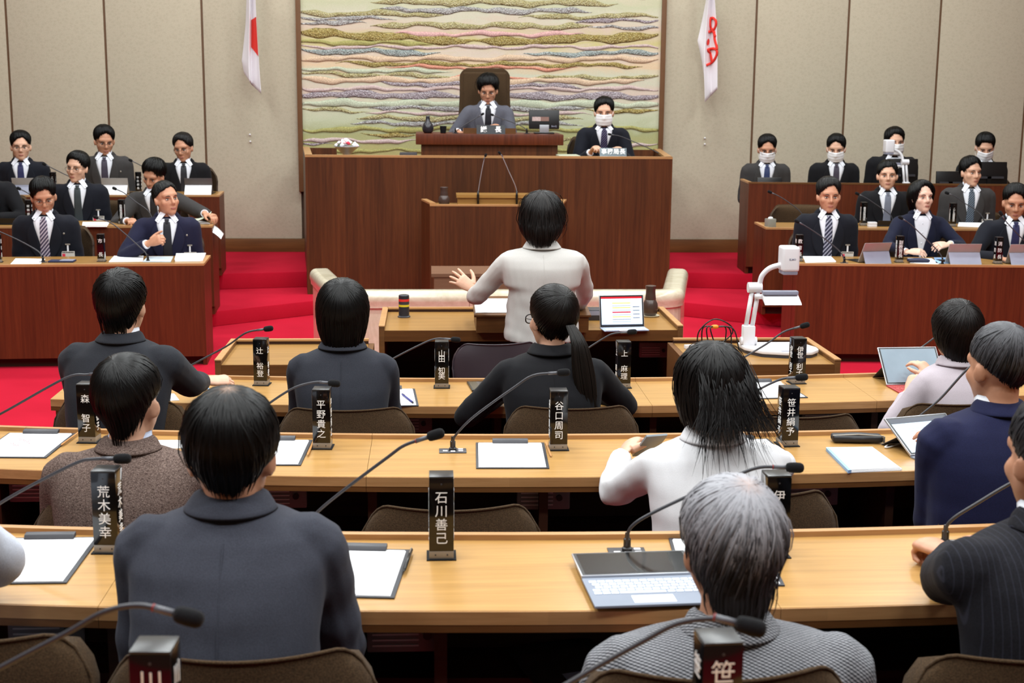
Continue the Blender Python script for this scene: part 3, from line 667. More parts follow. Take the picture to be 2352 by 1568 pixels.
def head_blobs(female, skull=1.0):
    mb = MB(); j = 0.92 if female else 1.0
    mb.ell(SKC, SKR, 24, 16)
    mb.ell((0, 0.020, -0.030), (0.069*j, 0.066, 0.072), 20, 14)
    mb.ell((0, 0.030, -0.062), (0.056*j, 0.050, 0.046), 18, 12)            # jaw
    mb.ell((0, 0.060, -0.086), (0.030*j, 0.028, 0.025), 16, 10)            # chin
    mb.ell((0, 0.070, -0.060), (0.028*j, 0.021, 0.026), 12, 8)             # mouth
    mb.ell((0, 0.058, 0.032), (0.060, 0.030, 0.030), 16, 10)               # brow
    for s in (-1, 1):
        mb.ell((s*0.042*j, 0.048, -0.020), (0.027, 0.030, 0.028), 12, 8)   # cheek
        R_ = rot3(s*-26, 0, s*8); mb.ell((s*0.082, -0.008, -0.010), (0.0065, 0.018, 0.030), 12, 8, R_)
        mb.ell((s*0.077, 0.004, -0.012), (0.014, 0.011, 0.018), 8, 6)
    mb.tube([(0, 0.083, 0.020), (0, 0.093, -0.002), (0, 0.101, -0.024), (0, 0.092, -0.034)], [0.008, 0.011, 0.0135, 0.009], 10)
    for s in (-1, 1): mb.ell((s*0.011, 0.086, -0.029), (0.010, 0.011, 0.009), 8, 6)
    return mb
def hand_mb(side, curl=28, spread=4, thumb=40, thumb_curl=15):
    """hand pointing along +y, back of hand +z; side +1: thumb on the -x side (right hand, palm down)"""
    mb = MB(); sg = side
    mb.tube([(0, -0.035, 0), (0, 0.0, 0), (0, 0.035, 0.001), (0, 0.075, 0.002), (0, 0.088, 0.0)], [0.025, 0.027, 0.037, 0.041, 0.036], 16, True, 0.42)
    # tube's flat factor squashes the first frame axis, which starts along z
    for k, (x, L, r) in enumerate(((-0.030, 0.068, 0.0088), (-0.0105, 0.077, 0.0092), (0.0095, 0.071, 0.0088), (0.028, 0.056, 0.0078))):
        a = math.radians((k-1.5)*spread)*1.0; p = np.array([x*sg, 0.078-0.004*abs(k-1.3), 0.001]); b = 0.0; P = [p-np.array([0, 0.02, 0])]; 
        P.append(p)
        for fr, cu in ((0.45, 0.75), (0.30, 1.15), (0.25, 0.8)):
            b += math.radians(curl*cu); p = p+L*fr*np.array([math.sin(a)*sg, math.cos(b)*math.cos(a), -math.sin(b)]); P.append(p)
        mb.tube(P, [r*1.05, r*1.12, r, r*0.95, r*0.72], 8); mb.ell(P[-1], (r*0.72, r*0.72, r*0.72), 8, 6); mb.ell(P[1], (r*1.15, r*1.2, r*1.15), 8, 6)
    t = math.radians(thumb); p = np.array([-0.024*sg, 0.010, -0.004]); d = np.array([-math.sin(t)*sg, math.cos(t), -0.18]); P = [p, p+d*0.040]
    t2 = math.radians(thumb-thumb_curl); d2 = np.array([-math.sin(t2)*sg, math.cos(t2), -0.25]); P += [P[-1]+d2*0.030]; t3 = math.radians(thumb-2*thumb_curl); P += [P[-1]+np.array([-math.sin(t3)*sg, math.cos(t3), -0.2])*0.024]
    mb.tube(P, [0.016, 0.0125, 0.0105, 0.0075], 8); mb.ell(P[-1], (0.0075,)*3, 8, 6)
    return mb
def frame_of(d, up):
    d = np.array(d, float); d /= np.linalg.norm(d); up = np.array(up, float); x = np.cross(d, up); x /= np.linalg.norm(x)+1e-9; z = np.cross(x, d)
    return np.stack([x, d, z], 1)
def ik(a, c, l1, l2, pole):
    a, c = np.array(a, float), np.array(c, float); d = c-a; L = np.linalg.norm(d)
    if L > (l1+l2)*0.985: c = a+d/L*(l1+l2)*0.985; d = c-a; L = np.linalg.norm(d)
    d /= L; x = (l1*l1-l2*l2+L*L)/(2*L); h = math.sqrt(max(1e-6, l1*l1-x*x)); p = np.array(pole, float); p -= d*p.dot(d); p /= np.linalg.norm(p)+1e-9
    return a+d*x+p*h, c
MALE = [(-0.25, 0.186, 0.140), (0, 0.188, 0.145), (0.25, 0.178, 0.128), (0.5, 0.186, 0.128), (0.70, 0.197, 0.130), (0.82, 0.201, 0.120), (0.90, 0.198, 0.106), (0.945, 0.180, 0.094), (0.975, 0.138, 0.082), (1.0, 0.082, 0.070), (1.04, 0.064, 0.060)]
FEM = [(-0.25, 0.176, 0.132), (0, 0.176, 0.135), (0.25, 0.150, 0.112), (0.5, 0.160, 0.118), (0.70, 0.172, 0.122), (0.82, 0.176, 0.108), (0.90, 0.172, 0.096), (0.945, 0.154, 0.086), (0.975, 0.118, 0.076), (1.0, 0.072, 0.062), (1.04, 0.056, 0.054)]
CNT = [0]
def person(label, head, facing=0.0, floor=0.0, seat=0.43, lean=8, female=False, scale=1.0, yaw=0, pitch=0, roll=0, suit=None, sk=SK_B, hair={}, hcol='#060505', hcol2=None, nst=500,
           arms=None, shirt=SHIRT, tie=None, glasses=False, mask=False, badge=False, pin=False, front=True, voxel=0.012, standing=False, group=None, desk=None, twist=0, shoulders=1.0, collar=True,
           hipx=0.0, nb=None, wrinkle=0.0035, seams=False, pants=None, lapel=True, longcoat=False, extra=None, cuffs=True, low=False, boxy=False):
    """head: world position of the head centre; facing: 0 looks along +y (away from the camera), pi looks at it"""
    CNT[0] += 1; seed = CNT[0]*13; s = scale
    c, sn = math.cos(facing), math.sin(facing); fwd = np.array([-sn, c, 0]); rt = np.array([c, sn, 0])
    head = np.array(head, float); nb = (nb or (0.122 if female else 0.124))*s                                  # head centre above the nape base
    hz = (floor+seat+0.085) if not standing else floor+0.86*s
    zn = head[2]-nb; hl = math.tan(math.radians(lean))*(zn-hz)
    hp = head - fwd*(0.03*s+hl) - rt*hipx; root = thing('person', (hp[0], hp[1], floor), facing, label, 'person', group)
    H = np.array([hipx, 0.03*s+hl, head[2]-floor]); hip = np.array([0, 0, hz-floor]); N = np.array([hipx, hl, zn-floor]); T = N-hip
    secs = [(a_, w_*0.90, d_*0.92) for a_, w_, d_ in MALE] if boxy else (FEM if female else MALE)
    ts = [q[0] for q in secs]
    def torso(t, th, off=0.0):
        wv = np.interp(t, ts, [q[1] for q in secs])*s*(shoulders if t > 0.3 else 1.0); dv = np.interp(t, ts, [q[2] for q in secs])*s
        if longcoat and t < 0.25: wv *= 1+0.10*(0.25-t)
        cx = hip+T*t+np.array([0, -0.028*math.sin(PI*np.clip(t, 0, 1))*s + 0.006, 0]); tw = math.radians(twist)*np.clip(t*1.3, 0, 1)
        x, y = sell(wv+off, dv+off, th, 2.35); return cx+np.array([x*math.cos(tw)-y*math.sin(tw), x*math.sin(tw)+y*math.cos(tw), 0])
    tmin = -0.25 if not longcoat else -0.62
    def torso_mb(off, t0=tmin, t1=1.02, n=28, m=26):
        mb = MB(); mb.grid(lambda u, v: torso(t0+(t1-t0)*v, 2*PI*u, off), n, m, True); k = len(mb.v); mb.f += [tuple(range(n-1, -1, -1)), tuple(range(k-n, k))]; return mb
    tw = math.radians(twist); sw = (0.146 if female else 0.166)*s*shoulders
    SH = {}
    for q in (-1, 1):
        b0 = N-np.array([0, 0.012, 0.066*s])-T/np.linalg.norm(T)*0.01; SH[q] = b0+np.array([q*sw*math.cos(tw), q*sw*math.sin(tw), 0])
    dz = (desk if desk is not None else floor+0.745)-floor
    # arms
    arms = arms or {}
    J = {}
    for q in (-1, 1):
        a = arms.get(q, {}); wr = a.get('wrist')
        if wr is None: wr = np.array([q*0.11, SH[q][1]+0.33, dz+0.05]) if not front else np.array([q*0.09, SH[q][1]+0.20, min(dz-0.09, seat+0.27)])
        elif a.get('world', True): d0 = np.array(wr)-np.array([hp[0], hp[1], floor]); wr = np.array([d0.dot(rt), d0.dot(fwd), d0[2]])
        pole = a.get('pole', (q*0.34, -0.5, -0.9))
        l1, l2 = (0.275*s, 0.245*s) if not female else (0.255*s, 0.225*s)
        el, wr = ik(SH[q], wr, l1, l2, pole); J[q] = (SH[q], el, wr, a)
    # clothing
    ar = 0.060*s if not female else 0.050*s
    mb = torso_mb(0.0)
    for q in (-1, 1):
        S0, E, W, a = J[q]; d = (W-E)/np.linalg.norm(W-E); up = (S0-E)/np.linalg.norm(S0-E)
        inn = S0+np.array([-q*0.05, 0, 0.0])
        mb.tube(smooth_path([inn, S0, S0*0.5+E*0.5, E, E*0.5+W*0.5, W-d*0.012], 4), [v for v in np.interp(np.linspace(0, 5, 21), [0, 1, 2, 3, 4, 5], [ar*1.0, ar*1.18, ar*1.04, ar*0.93, ar*0.82, ar*0.70])], 14)
    V, F, Nn = remesh(mb, voxel, 5)
    if wrinkle:
        e0 = np.minimum(np.linalg.norm(V-J[-1][1], axis=1), np.linalg.norm(V-J[1][1], axis=1))
        w_ = 0.22+0.9*np.exp(-e0/0.09)+0.9*np.clip((hip[2]+0.55*T[2]-V[:, 2])/0.3, 0, 1)
        V = V+Nn*(wrinkle*w_*(folds(V, 26, seed)+0.5*folds(V[:, [1, 2, 0]], 60, seed)))[:, None]
    jk = obj('jacket', (V, F), suit, root, smooth=True)
    # jacket collar around the nape
    def ring(z, rx, ry, y0, th): return np.array([N[0]+rx*math.cos(th), N[1]+y0+ry*math.sin(th), N[2]+z])
    def nk(off, zb, zt, th0, th1, n=24, fwdy=0.030):
        mbb = MB(); mbb.slab(lambda u, v: ring((zb+(zt-zb)*v)*s - 0.035*s*max(0, math.sin(th0+(th1-th0)*u))*(1), (0.066+off-0.010*v)*s, (0.064+off-0.008*v)*s, (0.004+fwdy*v)*s, th0+(th1-th0)*u), n, 4, (0, 0, -0.001)); return mbb
    if collar:
        def leaf(u, v):
            th = PI-0.42+(PI+0.84)*u; k = [0, 0.33, 0.66, 1.0]; fr = max(0, math.sin(th))
            rx = np.interp(v, k, [0.062, 0.073, 0.083, 0.094])*s; ry = np.interp(v, k, [0.058, 0.068, 0.077, 0.086])*s; z = np.interp(v, k, [0.032, 0.030, 0.018, 0.003])*s-0.05*s*fr
            return np.array([N[0]+rx*math.cos(th), N[1]+(0.030*(1-v)+0.004)*s+ry*math.sin(th), N[2]+z])
        obj('jacket_collar', MB().slab(leaf, 26, 9, (0, 0, 0.005)), suit, jk, smooth=True)
    sh_col = None
    if shirt is not None:
        sh_col = obj('shirt', nk(0.002, -0.008, 0.050, PI-0.9, 2*PI+0.9), shirt, root, smooth=True)
    if seams:
        obj('back_seam', MB().tube([torso(t, -PI/2, -0.0005) for t in np.linspace(-0.1, 0.93, 30)], 0.0022, 5), suit, jk)
    # front of the suit
    if front:
        th_f = PI/2
        def patch(t0, t1, wfun, off, n=7, m=16):
            def fn(u, v):
                t = t0+(t1-t0)*v; a, b = wfun(v); return torso(t, th_f-(a+(b-a)*u), off)
            g = MB().slab(fn, n, m, (0, -0.002, 0)); return g
        vlow, vtop = 0.36, 0.985
        vm = patch(vlow, vtop, lambda v: (-0.015-0.33*v**1.25, 0.015+0.33*v**1.25), 0.0055*s+0.002)
        (obj('shirt_front', vm, shirt or suit, root, smooth=True))
        for q in (-1, 1):
            if lapel: obj('lapel', patch(vlow-0.04, vtop-0.02, lambda v, q=q: tuple(sorted((q*(0.012+0.31*v**1.25), q*(0.05+0.31*v**1.25+0.36*max(0, math.sin(PI*min(1, v*1.12)))**0.8)))), 0.012*s), suit, jk, smooth=True)
            if shirt is not None:
                n0 = torso(0.985, PI/2, 0.012*s); ps = [ring(0.042*s, 0.052*s, 0.05*s, 0.03*s, PI/2-q*0.95), ring(0.028*s, 0.05*s, 0.05*s, 0.028*s, PI/2-q*0.12), torso(0.925, PI/2-q*0.24, 0.016*s), torso(0.965, PI/2-q*0.46, 0.010*s)]
                m_ = MB(); m_.add(ps+[p+np.array([0, -0.004, -0.002]) for p in ps], [(0, 1, 2, 3), (7, 6, 5, 4), (0, 4, 5, 1), (1, 5, 6, 2), (2, 6, 7, 3), (3, 7, 4, 0)]); obj('collar_point', m_, shirt, root)
        if tie is not None:
            tm = patch(0.34, 0.94, lambda v: (-(0.135-0.06*v), 0.135-0.06*v), 0.0125*s); tt = obj('tie', tm, tie, root, smooth=True)
            k0 = torso(0.955, PI/2, 0.016*s); obj('tie_knot', MB().hexa([k0+np.array(v)*s for v in ((-0.010, -0.012, -0.022), (0.010, -0.012, -0.022), (0.010, 0.006, -0.022), (-0.010, 0.006, -0.022))], [k0+np.array(v)*s for v in ((-0.017, -0.018, 0.014), (0.017, -0.018, 0.014), (0.015, 0.002, 0.014), (-0.015, 0.002, 0.014))]), tie, tt, bevel=0.003)
        elif tie is None and shirt is not None:
            for tq in (0.45, 0.6, 0.75, 0.88): obj('shirt_button', MB().ell(torso(tq, PI/2, 0.010*s), (0.005, 0.003, 0.005), 8, 4), shirt, root, smooth=True)
        if badge:
            p = torso(0.42, PI/2+0.80, 0.020*s); b = obj('name_badge', B(p[0]-0.048, p[0]+0.048, p[1]-0.002, p[1]+0.002, p[2]-0.035, p[2]+0.030), plain('badge_card', '#c9c2b8', 0.5), root)
            obj('badge_strap', B(p[0]-0.006, p[0]+0.006, p[1]-0.003, p[1]+0.001, p[2]+0.03, p[2]+0.085), WHITEP, b); obj('badge_clip', B(p[0]-0.018, p[0]+0.018, p[1]-0.002, p[1]+0.004, p[2]+0.078, p[2]+0.088), STEEL, b)
            for k in range(-3, 4):
                for zz in (-0.029, 0.022): obj('badge_mark', B(p[0]+k*0.012-0.004, p[0]+k*0.012+0.004, p[1]+0.0015, p[1]+0.003, p[2]+zz-0.004, p[2]+zz+0.004), BLK, b)
            obj('badge_photo', B(p[0]+0.02, p[0]+0.042, p[1]+0.0015, p[1]+0.003, p[2]-0.018, p[2]+0.012), ROSE if seed % 2 else PAPER, b)
        if pin:
            p = torso(0.74, PI/2+0.62, 0.017*s); obj('lapel_pin', MB().ell(p, (0.007, 0.003, 0.008), 10, 6), STEEL, root, smooth=True)
    # body: head, neck, chest and arms grown together; hands finer
    HR = rot3(yaw, pitch, roll)
    hb = head_blobs(female); bm_ = MB(); bm_.add([HR @ (np.array(p)*s)+H for p in hb.v], hb.f)
    base = HR @ (np.array([0, -0.012, -0.05])*s)+H
    nr = (0.047 if female else 0.054)*s
    bm_.tube(smooth_path([N+np.array([0, 0.012, -0.10])*s, N+np.array([0, 0.010, -0.01])*s, base*0.5+N*0.5+np.array([0, 0.008, 0])*s, base], 4), [v for v in np.interp(np.linspace(0, 3, 13), [0, 1, 2, 3], [nr*1.35, nr*1.12, nr, nr*0.98])], 16)
    V, F, Nn = remesh(bm_, 0.0062 if (front and not low) else 0.008, 3)
    L = (V-H) @ HR / s
    for q in (-1, 1):                       # eye sockets
        g = np.exp(-(((L[:, 0]-q*0.032)/0.017)**2+((L[:, 2]-0.004)/0.011)**2))*(L[:, 1] > 0.04); V = V-(HR @ np.array([0, 1.0, 0]))*(g*0.0045*s)[:, None]
    core = torso_mb(-0.026*s, 0.0, 0.93, 14, 7)
    for q in (-1, 1):
        S0, E, W, a = J[q]; core.tube([S0+np.array([-q*0.05, 0, -0.02]), S0, E, W], [0.045*s, 0.04*s, 0.032*s, 0.024*s], 10)
    k = len(V); V = list(V)+[np.array(p) for p in core.v]; F = list(F)+[tuple(i+k for i in f) for f in core.f]
    for q in (-1, 1):
        S0, E, W, a = J[q]
        if a.get('nohand'): continue
        d = a.get('hdir'); d = (W-E) if d is None else np.array(d); up = a.get('up', (0, 0, 1)); hm = hand_mb(q, **a.get('pose', {}))
        hv, hf, _ = remesh(hm, a.get('hvox', 0.0055), 2); Fm = frame_of(d, up); k = len(V); d = d/np.linalg.norm(d)
        V += list((hv*s*(0.93 if female else 1.0)) @ Fm.T + W + d*0.022*s); F += [tuple(i+k for i in f) for f in hf]
        if cuffs and shirt is not None:
            dd = (W-E)/np.linalg.norm(W-E); obj('shirt_cuff', MB().tube([W-dd*0.03, W-dd*0.002], 0.0325*s if not female else 0.027*s, 14), shirt, root, smooth=True, auto=50)
    body = obj('body', (V, F), sk, root, smooth=True)
    # face
    def hd(p): return HR @ (np.array(p)*s)+H
    if front:
        for q in (-1, 1):
            e = obj('eye', MB().ell((0, 0, 0), (0.0125*s, 0.006*s, 0.0048*s), 12, 8), EYEW, body, smooth=True); e.location = hd((q*0.032, 0.0735, 0.003)); e.rotation_euler = Matrix(HR.tolist()).to_euler()
            obj('iris', MB().ell((0, 0.0035*s, 0.0003*s), (0.0055*s, 0.0035*s, 0.0046*s), 10, 6), IRIS, e, smooth=True)
            obj('eyelid_line', MB().tube([hd((q*(0.020+0.0245*t), 0.0805-0.006*t, 0.0075+0.0030*math.sin(PI*t))) for t in np.linspace(0, 1, 6)], 0.0016*s, 5), IRIS, body)
            obj('eyebrow', MB().tube([hd((q*(0.016+0.034*t), 0.0925-0.013*t*t, 0.0235+0.005*math.sin(PI*min(1, t*1.1)))) for t in np.linspace(0, 1, 7)], [0.0016*s, 0.0026*s, 0.0029*s, 0.0027*s, 0.0024*s, 0.0018*s, 0.001*s], 6), plain('brow_hair', '#15100d', 0.8), body, smooth=True)
        if not mask:
            lp = MB(); lp.tube([hd((x, 0.0915-5.5*x*x, -0.058)) for x in np.linspace(-0.022, 0.022, 7)], [0.001, 0.0030*s, 0.0038*s, 0.0036*s, 0.0038*s, 0.003*s, 0.001], 6)
            lp.tube([hd((x, 0.0905-6*x*x, -0.064)) for x in np.linspace(-0.018, 0.018, 7)], [0.001, 0.003*s, 0.004*s, 0.0045*s, 0.004*s, 0.003*s, 0.001], 6); obj('lips', lp, LIPS, body, smooth=True)
        if mask:
            def mfn(u, v):
                x = (u-0.5)*0.148; z = 0.000-0.098*v; bulge = 0.014*math.exp(-((x)/0.016)**2-((v-0.28)/0.22)**2); return hd((x*(1-0.12*abs(2*v-1)**2), 0.112-9.0*x*x-0.010*max(0, v-0.6)**1.5*4 + bulge*0.9 + 0.0018*math.sin(v*22), z))
            fm = obj('face_mask', MB().slab(mfn, 15, 13, tuple(HR @ np.array([0, -0.003, 0]))), plain('mask_white', '#e8e8ea', 0.8, 0.2, vary=0.02), root, smooth=True)
            for q in (-1, 1): obj('ear_loop', MB().tube(smooth_path([hd((q*0.070, 0.066, -0.006)), hd((q*0.082, 0.02, 0.012)), hd((q*0.084, -0.018, -0.008)), hd((q*0.080, 0.0, -0.045)), hd((q*0.066, 0.062, -0.088))], 3), 0.0013, 5), WHITEP, fm)
    if glasses:
        gm = plain('glasses_frame', '#1c1a1c', 0.3, metal=0.3) if glasses == 'dark' else plain('glasses_wire', '#5f574e', 0.3, metal=0.6); G = MB()
        for q in (-1, 1):
            ctr = (q*0.034, 0.094, 0.001); G.tube([hd((ctr[0]+0.026*math.copysign(abs(math.cos(a))**0.75, math.cos(a)), ctr[1]-0.004*abs(math.cos(a))-0.05*max(0, (q*(ctr[0]+0.026*math.cos(a))-0.045)), ctr[2]+0.017*math.copysign(abs(math.sin(a))**0.75, math.sin(a)))) for a in np.linspace(0, 2*PI, 21)], 0.0015*s if glasses != 'dark' else 0.0024*s, 6, False)
            G.tube([hd((q*0.059, 0.090, 0.006)), hd((q*0.074, 0.06, 0.007)), hd((q*0.080, -0.006, 0.006))], 0.0014*s, 6)
        G.tube([hd((-0.010, 0.098, 0.004)), hd((0, 0.101, 0.006)), hd((0.010, 0.098, 0.004))], 0.0014*s, 6)
        go = obj('glasses', G, gm, root, smooth=True)
    # hair
    hr, hh = build_hair(root, (HR*s, H), hair, hcol, nst, seed, hcol2, 44 if nst > 900 else 34)
    # legs
    pm = pants or suit; lg = MB()
    if standing:
        for q in (-1, 1): lg.tube([hip+np.array([q*0.08, 0, 0.02]), hip+np.array([q*0.09, 0.01, -0.4]), np.array([q*0.09, 0.0, 0.07])], [0.09*s, 0.065*s, 0.05*s], 12)
    else:
        kz = seat+0.02
        lg.ell(hip+np.array([0, 0.0, -0.01]), (0.18*s, 0.15*s, 0.10), 16, 10)
        for q in (-1, 1): lg.tube(smooth_path([hip+np.array([q*0.09, 0.02, -0.005]), np.array([q*0.10, 0.28, kz+0.05]), np.array([q*0.10, 0.40, kz]), np.array([q*0.10, 0.40, kz-0.16]), np.array([q*0.10, 0.38, 0.07])], 4), [v for v in np.interp(np.linspace(0, 4, 17), [0, 1, 2, 3, 4], [0.092*s, 0.078*s, 0.066*s, 0.058*s, 0.046*s])], 12)
    V, F, Nn = remesh(lg, 0.02, 3); obj('trousers', (V, F), pm, root, smooth=True)
    for q in (-1, 1):
        y0 = 0.0 if standing else 0.38; obj('shoe', MB().tube([(q*0.095, y0-0.07, 0.035), (q*0.095, y0, 0.045), (q*0.097, y0+0.09, 0.035), (q*0.10, y0+0.17, 0.022)], [0.03, 0.042, 0.042, 0.022], 12, True, 0.8), BLK, root, smooth=True)
    return root, dict(H=H, HR=HR, s=s, torso=torso, J=J, N=N, hd=hd)
# ------------------------------------------------------------------ suit cloths
def tweed():
    t = NT('brown_tweed'); a = t.noise(t.coord((1, 1, 1)), 380, 2); b = t.noise(t.coord((150, 150, 600), (0, 0.5, 0)), 1, 2)
    c = t.mix(0.5, t.ramp(a, [(0.35, '#2f2422'), (0.5, '#5f4f48'), (0.68, '#9a8880')]), t.ramp(b, [(0.35, '#3a2c2a'), (0.65, '#86736a')])); t.bump(a, 0.4, 0.003); return t.done(c, 0.95, 0.1)
def hound():
    t = NT('grey_houndstooth'); sx = t.n('ShaderNodeSeparateXYZ'); t.l(t.coord(), sx.inputs[0]); X_, Y_, Z_ = sx.outputs
    d = t.math('ADD', Z_, Y_); k = []
    for s_ in (1, -1):
        w_ = t.math('ADD', t.math('MULTIPLY', X_, 480.0*s_), t.math('MULTIPLY', d, 640.0)); k.append(t.math('SINE', w_))
    f = t.math('ADD', t.math('MULTIPLY', k[0], 0.42), t.math('MULTIPLY', k[1], 0.18)); f = t.math('ADD', f, t.noise(t.coord(), 700, 1))
    c = t.ramp(f, [(0.15, '#2a2b2f'), (0.5, '#6a6b71'), (0.9, '#a9aaae')]); return t.done(c, 0.95, 0.1)
def pin():
    t = NT('black_pinstripe'); sx = t.n('ShaderNodeSeparateXYZ'); t.l(t.coord(), sx.inputs[0]); w_ = t.math('SINE', t.math('MULTIPLY', sx.outputs[0], 520.0))
    f = t.noise(t.coord(), 300, 2); c = t.mix(t.ramp(w_, [(0.86, (0, 0, 0, 1)), (0.98, (0.4, 0.4, 0.4, 1))]), t.ramp(f, [(0.3, '#141419'), (0.7, '#1f1f26')]), '#3c3e4c'); return t.done(c, 0.85, 0.2)
TWEED, HOUND, PIN = tweed(), hound(), pin()
def suitc(n, c, v=0.16): return cloth('suit_'+n, c, None, 420, 0.85, 0.15, v)
CHAR, CHAR2, BLACKS, NAVYS, SLATE = suitc('charcoal', '#25272d'), suitc('graphite', '#2c2e36'), suitc('black', '#121216'), suitc('navy', '#171a3a'), suitc('slate', '#383a44')
DNAVY, GREYS, MGREY, LAV, IVORY, PGREY = suitc('dark_navy', '#14161f'), suitc('grey', '#3a3838'), suitc('mid_grey', '#5b5c66'), suitc('lavender', '#b3a9b0', 0.05), suitc('ivory', '#d9d9dc', 0.03), suitc('pale_grey', '#bdbab6', 0.04)
LBLUE = suitc('light_blue', '#c3cad8'); DARKT = suitc('dark_trousers', '#15151a')
def stripes(n, a, b, sc=60, rot=0.7):
    t = NT('tie_'+n); w_ = t.n('ShaderNodeTexWave'); w_.inputs['Scale'].default_value = sc; t.l(t.coord((1, 0, 1), (0, rot, 0)), w_.inputs['Vector']); return t.done(t.ramp(w_.outputs['Fac'], [(0.55, a), (0.7, b)]), 0.6, 0.3)
T_NAVY, T_DARK, T_GREY, T_PURP = plain('tie_navy', '#1f2350', 0.6), plain('tie_dark', '#1b1d24', 0.6), plain('tie_grey', '#6e7484', 0.6), plain('tie_plum', '#3a3444', 0.6)
T_BLUE, T_GRN, T_BK = plain('tie_blue', '#27355f', 0.6), plain('tie_slate', '#2c3438', 0.6), plain('tie_blackblue', '#12141f', 0.6)
T_ST1, T_ST2, T_ST3, T_ST4 = stripes('striped_violet', '#453c52', '#b9aebb', 16), stripes('striped_navy', '#23253a', '#9a9cae', 14), stripes('striped_slate', '#2d3540', '#6d7a88', 22), stripes('striped_dark', '#191726', '#5d567a', 20)

SHORT = dict(front=80, side=99, back=114, fdrop=0.004, sdrop=0.030, bdrop=0.022, thick=0.029, taper=0.75, edge=3.5, wavy=3.0)
FRINGE = dict(front=78, side=99, back=116, fdrop=0.03, sdrop=0.03, bdrop=0.03, thick=0.022, sidethick=0.010, taper=0.6, edge=4, wavy=2.6)
FULL = dict(front=80, side=99, back=110, fdrop=0.012, sdrop=0.028, bdrop=0.070, inward=0.024, thick=0.022, sidethick=0.015, taper=0.6, edge=4)
BOB = dict(front=70, side=88, back=90, fdrop=0.03, sdrop=0.145, bdrop=0.15, thick=0.022, sidethick=0.022, taper=0.5, faceang=44, curl=0.045)
def P(u, vt, y, s=1.0, k=0.142): p = ony(u, vt, y); p[2] -= k*s; return p

# ---------------- members seen from behind
def pony(V, F, cols, rg, c1):
    def tail(t): return np.array([0.010+0.04*t, -0.112-0.045*math.sin(min(1, t*4)*PI/2)-0.01*t, -0.01-0.33*t])
    for _ in range(560):
        a = rg.uniform(0, 2*PI); r = 0.030*math.sqrt(rg.random()); k = len(V); L = rg.uniform(0.75, 1.08); wd = rg.uniform(0.0015, 0.003); cc = c1*(0.8+1.4*rg.random()*np.array([1.1, 1, 0.9]))
        for j in range(9):
            t = j/8*L; wv = (0.5+0.8*math.sin(min(1, t*1.1)*PI*0.75)); p = tail(t)+np.array([math.cos(a)*r*wv*1.15, math.sin(a)*r*wv*0.8, 0]); V.extend([p-np.array([wd, 0, 0]), p+np.array([0, -wd, 0]), p+np.array([wd, 0, 0])]); cols.extend([cc]*3)
        for j in range(8): q = k+j*3; F.extend([(q, q+3, q+4, q+1), (q+1, q+4, q+5, q+2)])
def locks(V, F, cols, rg, c1):
    for _ in range(420):
        a = rg.uniform(-0.085, 0.095); k = len(V); L = rg.uniform(0.10, 0.17) if rg.random() < 0.9 else rg.uniform(0.17, 0.25); wd = rg.uniform(0.001, 0.0028); cc = c1*(0.7+0.9*rg.random()); b = rg.normal(0, 0.012)+a*0.35; ph = rg.uniform(0, 6); em = rg.uniform(1.1, 4); zs = rg.uniform(0.0, 0.10)
        for j in range(9):
            t = j/8; p = np.array([a*0.85+b*t*t*1.6+0.006*math.sin(t*5+ph), -0.080-0.012*math.cos(a*12)+0.06*abs(a)-0.034*min(1, t*em)-0.035*t**1.3, zs-(L+zs)*t]); ww = wd*min(1.05-t, 0.05+t*3); V.extend([p-np.array([ww, 0, 0]), p+np.array([0, -ww, 0]), p+np.array([ww, 0, 0])]); cols.extend([cc]*3)
        for j in range(8): q = k+j*3; F.extend([(q, q+3, q+4, q+1), (q+1, q+4, q+5, q+2)])
NEAR = dict(front=False, voxel=0.0085, seams=True, low=True)
z1, z2, z3 = ROWZ[1], ROWZ[2], ROWZ[3]
person('man in charcoal suit at the left end of the first row, hand on the desk', P(277, 618, 5.12), nrow(-1.7), FLR[1], lean=10, suit=CHAR, hair=dict(FULL, crown=(0.05, -0.62, 0.78), messy=1.3), nst=1500, desk=z1, yaw=-4,
       arms={1: dict(wrist=onz(470, 880, z1+0.06), pole=(0.5, -0.6, -0.6), up=(-0.25, -0.45, 1), pose=dict(curl=40, spread=7), hvox=0.0032, hdir=(0.75, 0.35, -0.02))}, **NEAR)
person('woman with a black bob and dark grey jacket in the first row', P(786, 643, 5.22, 0.97), 0, FLR[1], lean=8, female=True, scale=1.0, shoulders=1.06, suit=CHAR2, hair=BOB, nst=1500, desk=z1, shirt=None, **NEAR)
person('woman with ponytail and glasses in a black jacket in the first row', P(1268, 652, 5.25), 0, FLR[1], lean=10, female=True, scale=1.03, yaw=28, pitch=4, suit=BLACKS, hair=dict(SHORT, front=78, back=96, side=100, bdrop=0.03, thick=0.018, sidethick=0.014, top=0.002, messy=0.8, taper=0.5, crown=(0, -0.72, 0.55), extra=pony), hcol='#0d0907', nst=1600, desk=z1, glasses='dark', shirt=None, shoulders=1.1, hipx=0.0,
       arms={1: dict(wrist=onz(1345, 888, z1+0.05), pole=(0.9, -0.4, -0.5)), -1: dict(wrist=onz(1160, 900, z1+0.05), pole=(-0.8, -0.4, -0.5))}, **NEAR)
person('woman with a dark bob in a lavender-grey jacket before the red-keyed tablet', P(2200, 690, 5.33, 0.96), 0.22, FLR[1], lean=12, female=True, scale=0.98, yaw=-6, suit=LAV, hair=dict(BOB, sdrop=0.10, bdrop=0.11), hcol='#120c0b', nst=1500, desk=z1, shirt=None, boxy=True, shoulders=1.0,
       arms={-1: dict(wrist=onz(2085, 905, z1+0.04), pole=(-0.7, -0.5, -0.6))}, **NEAR)
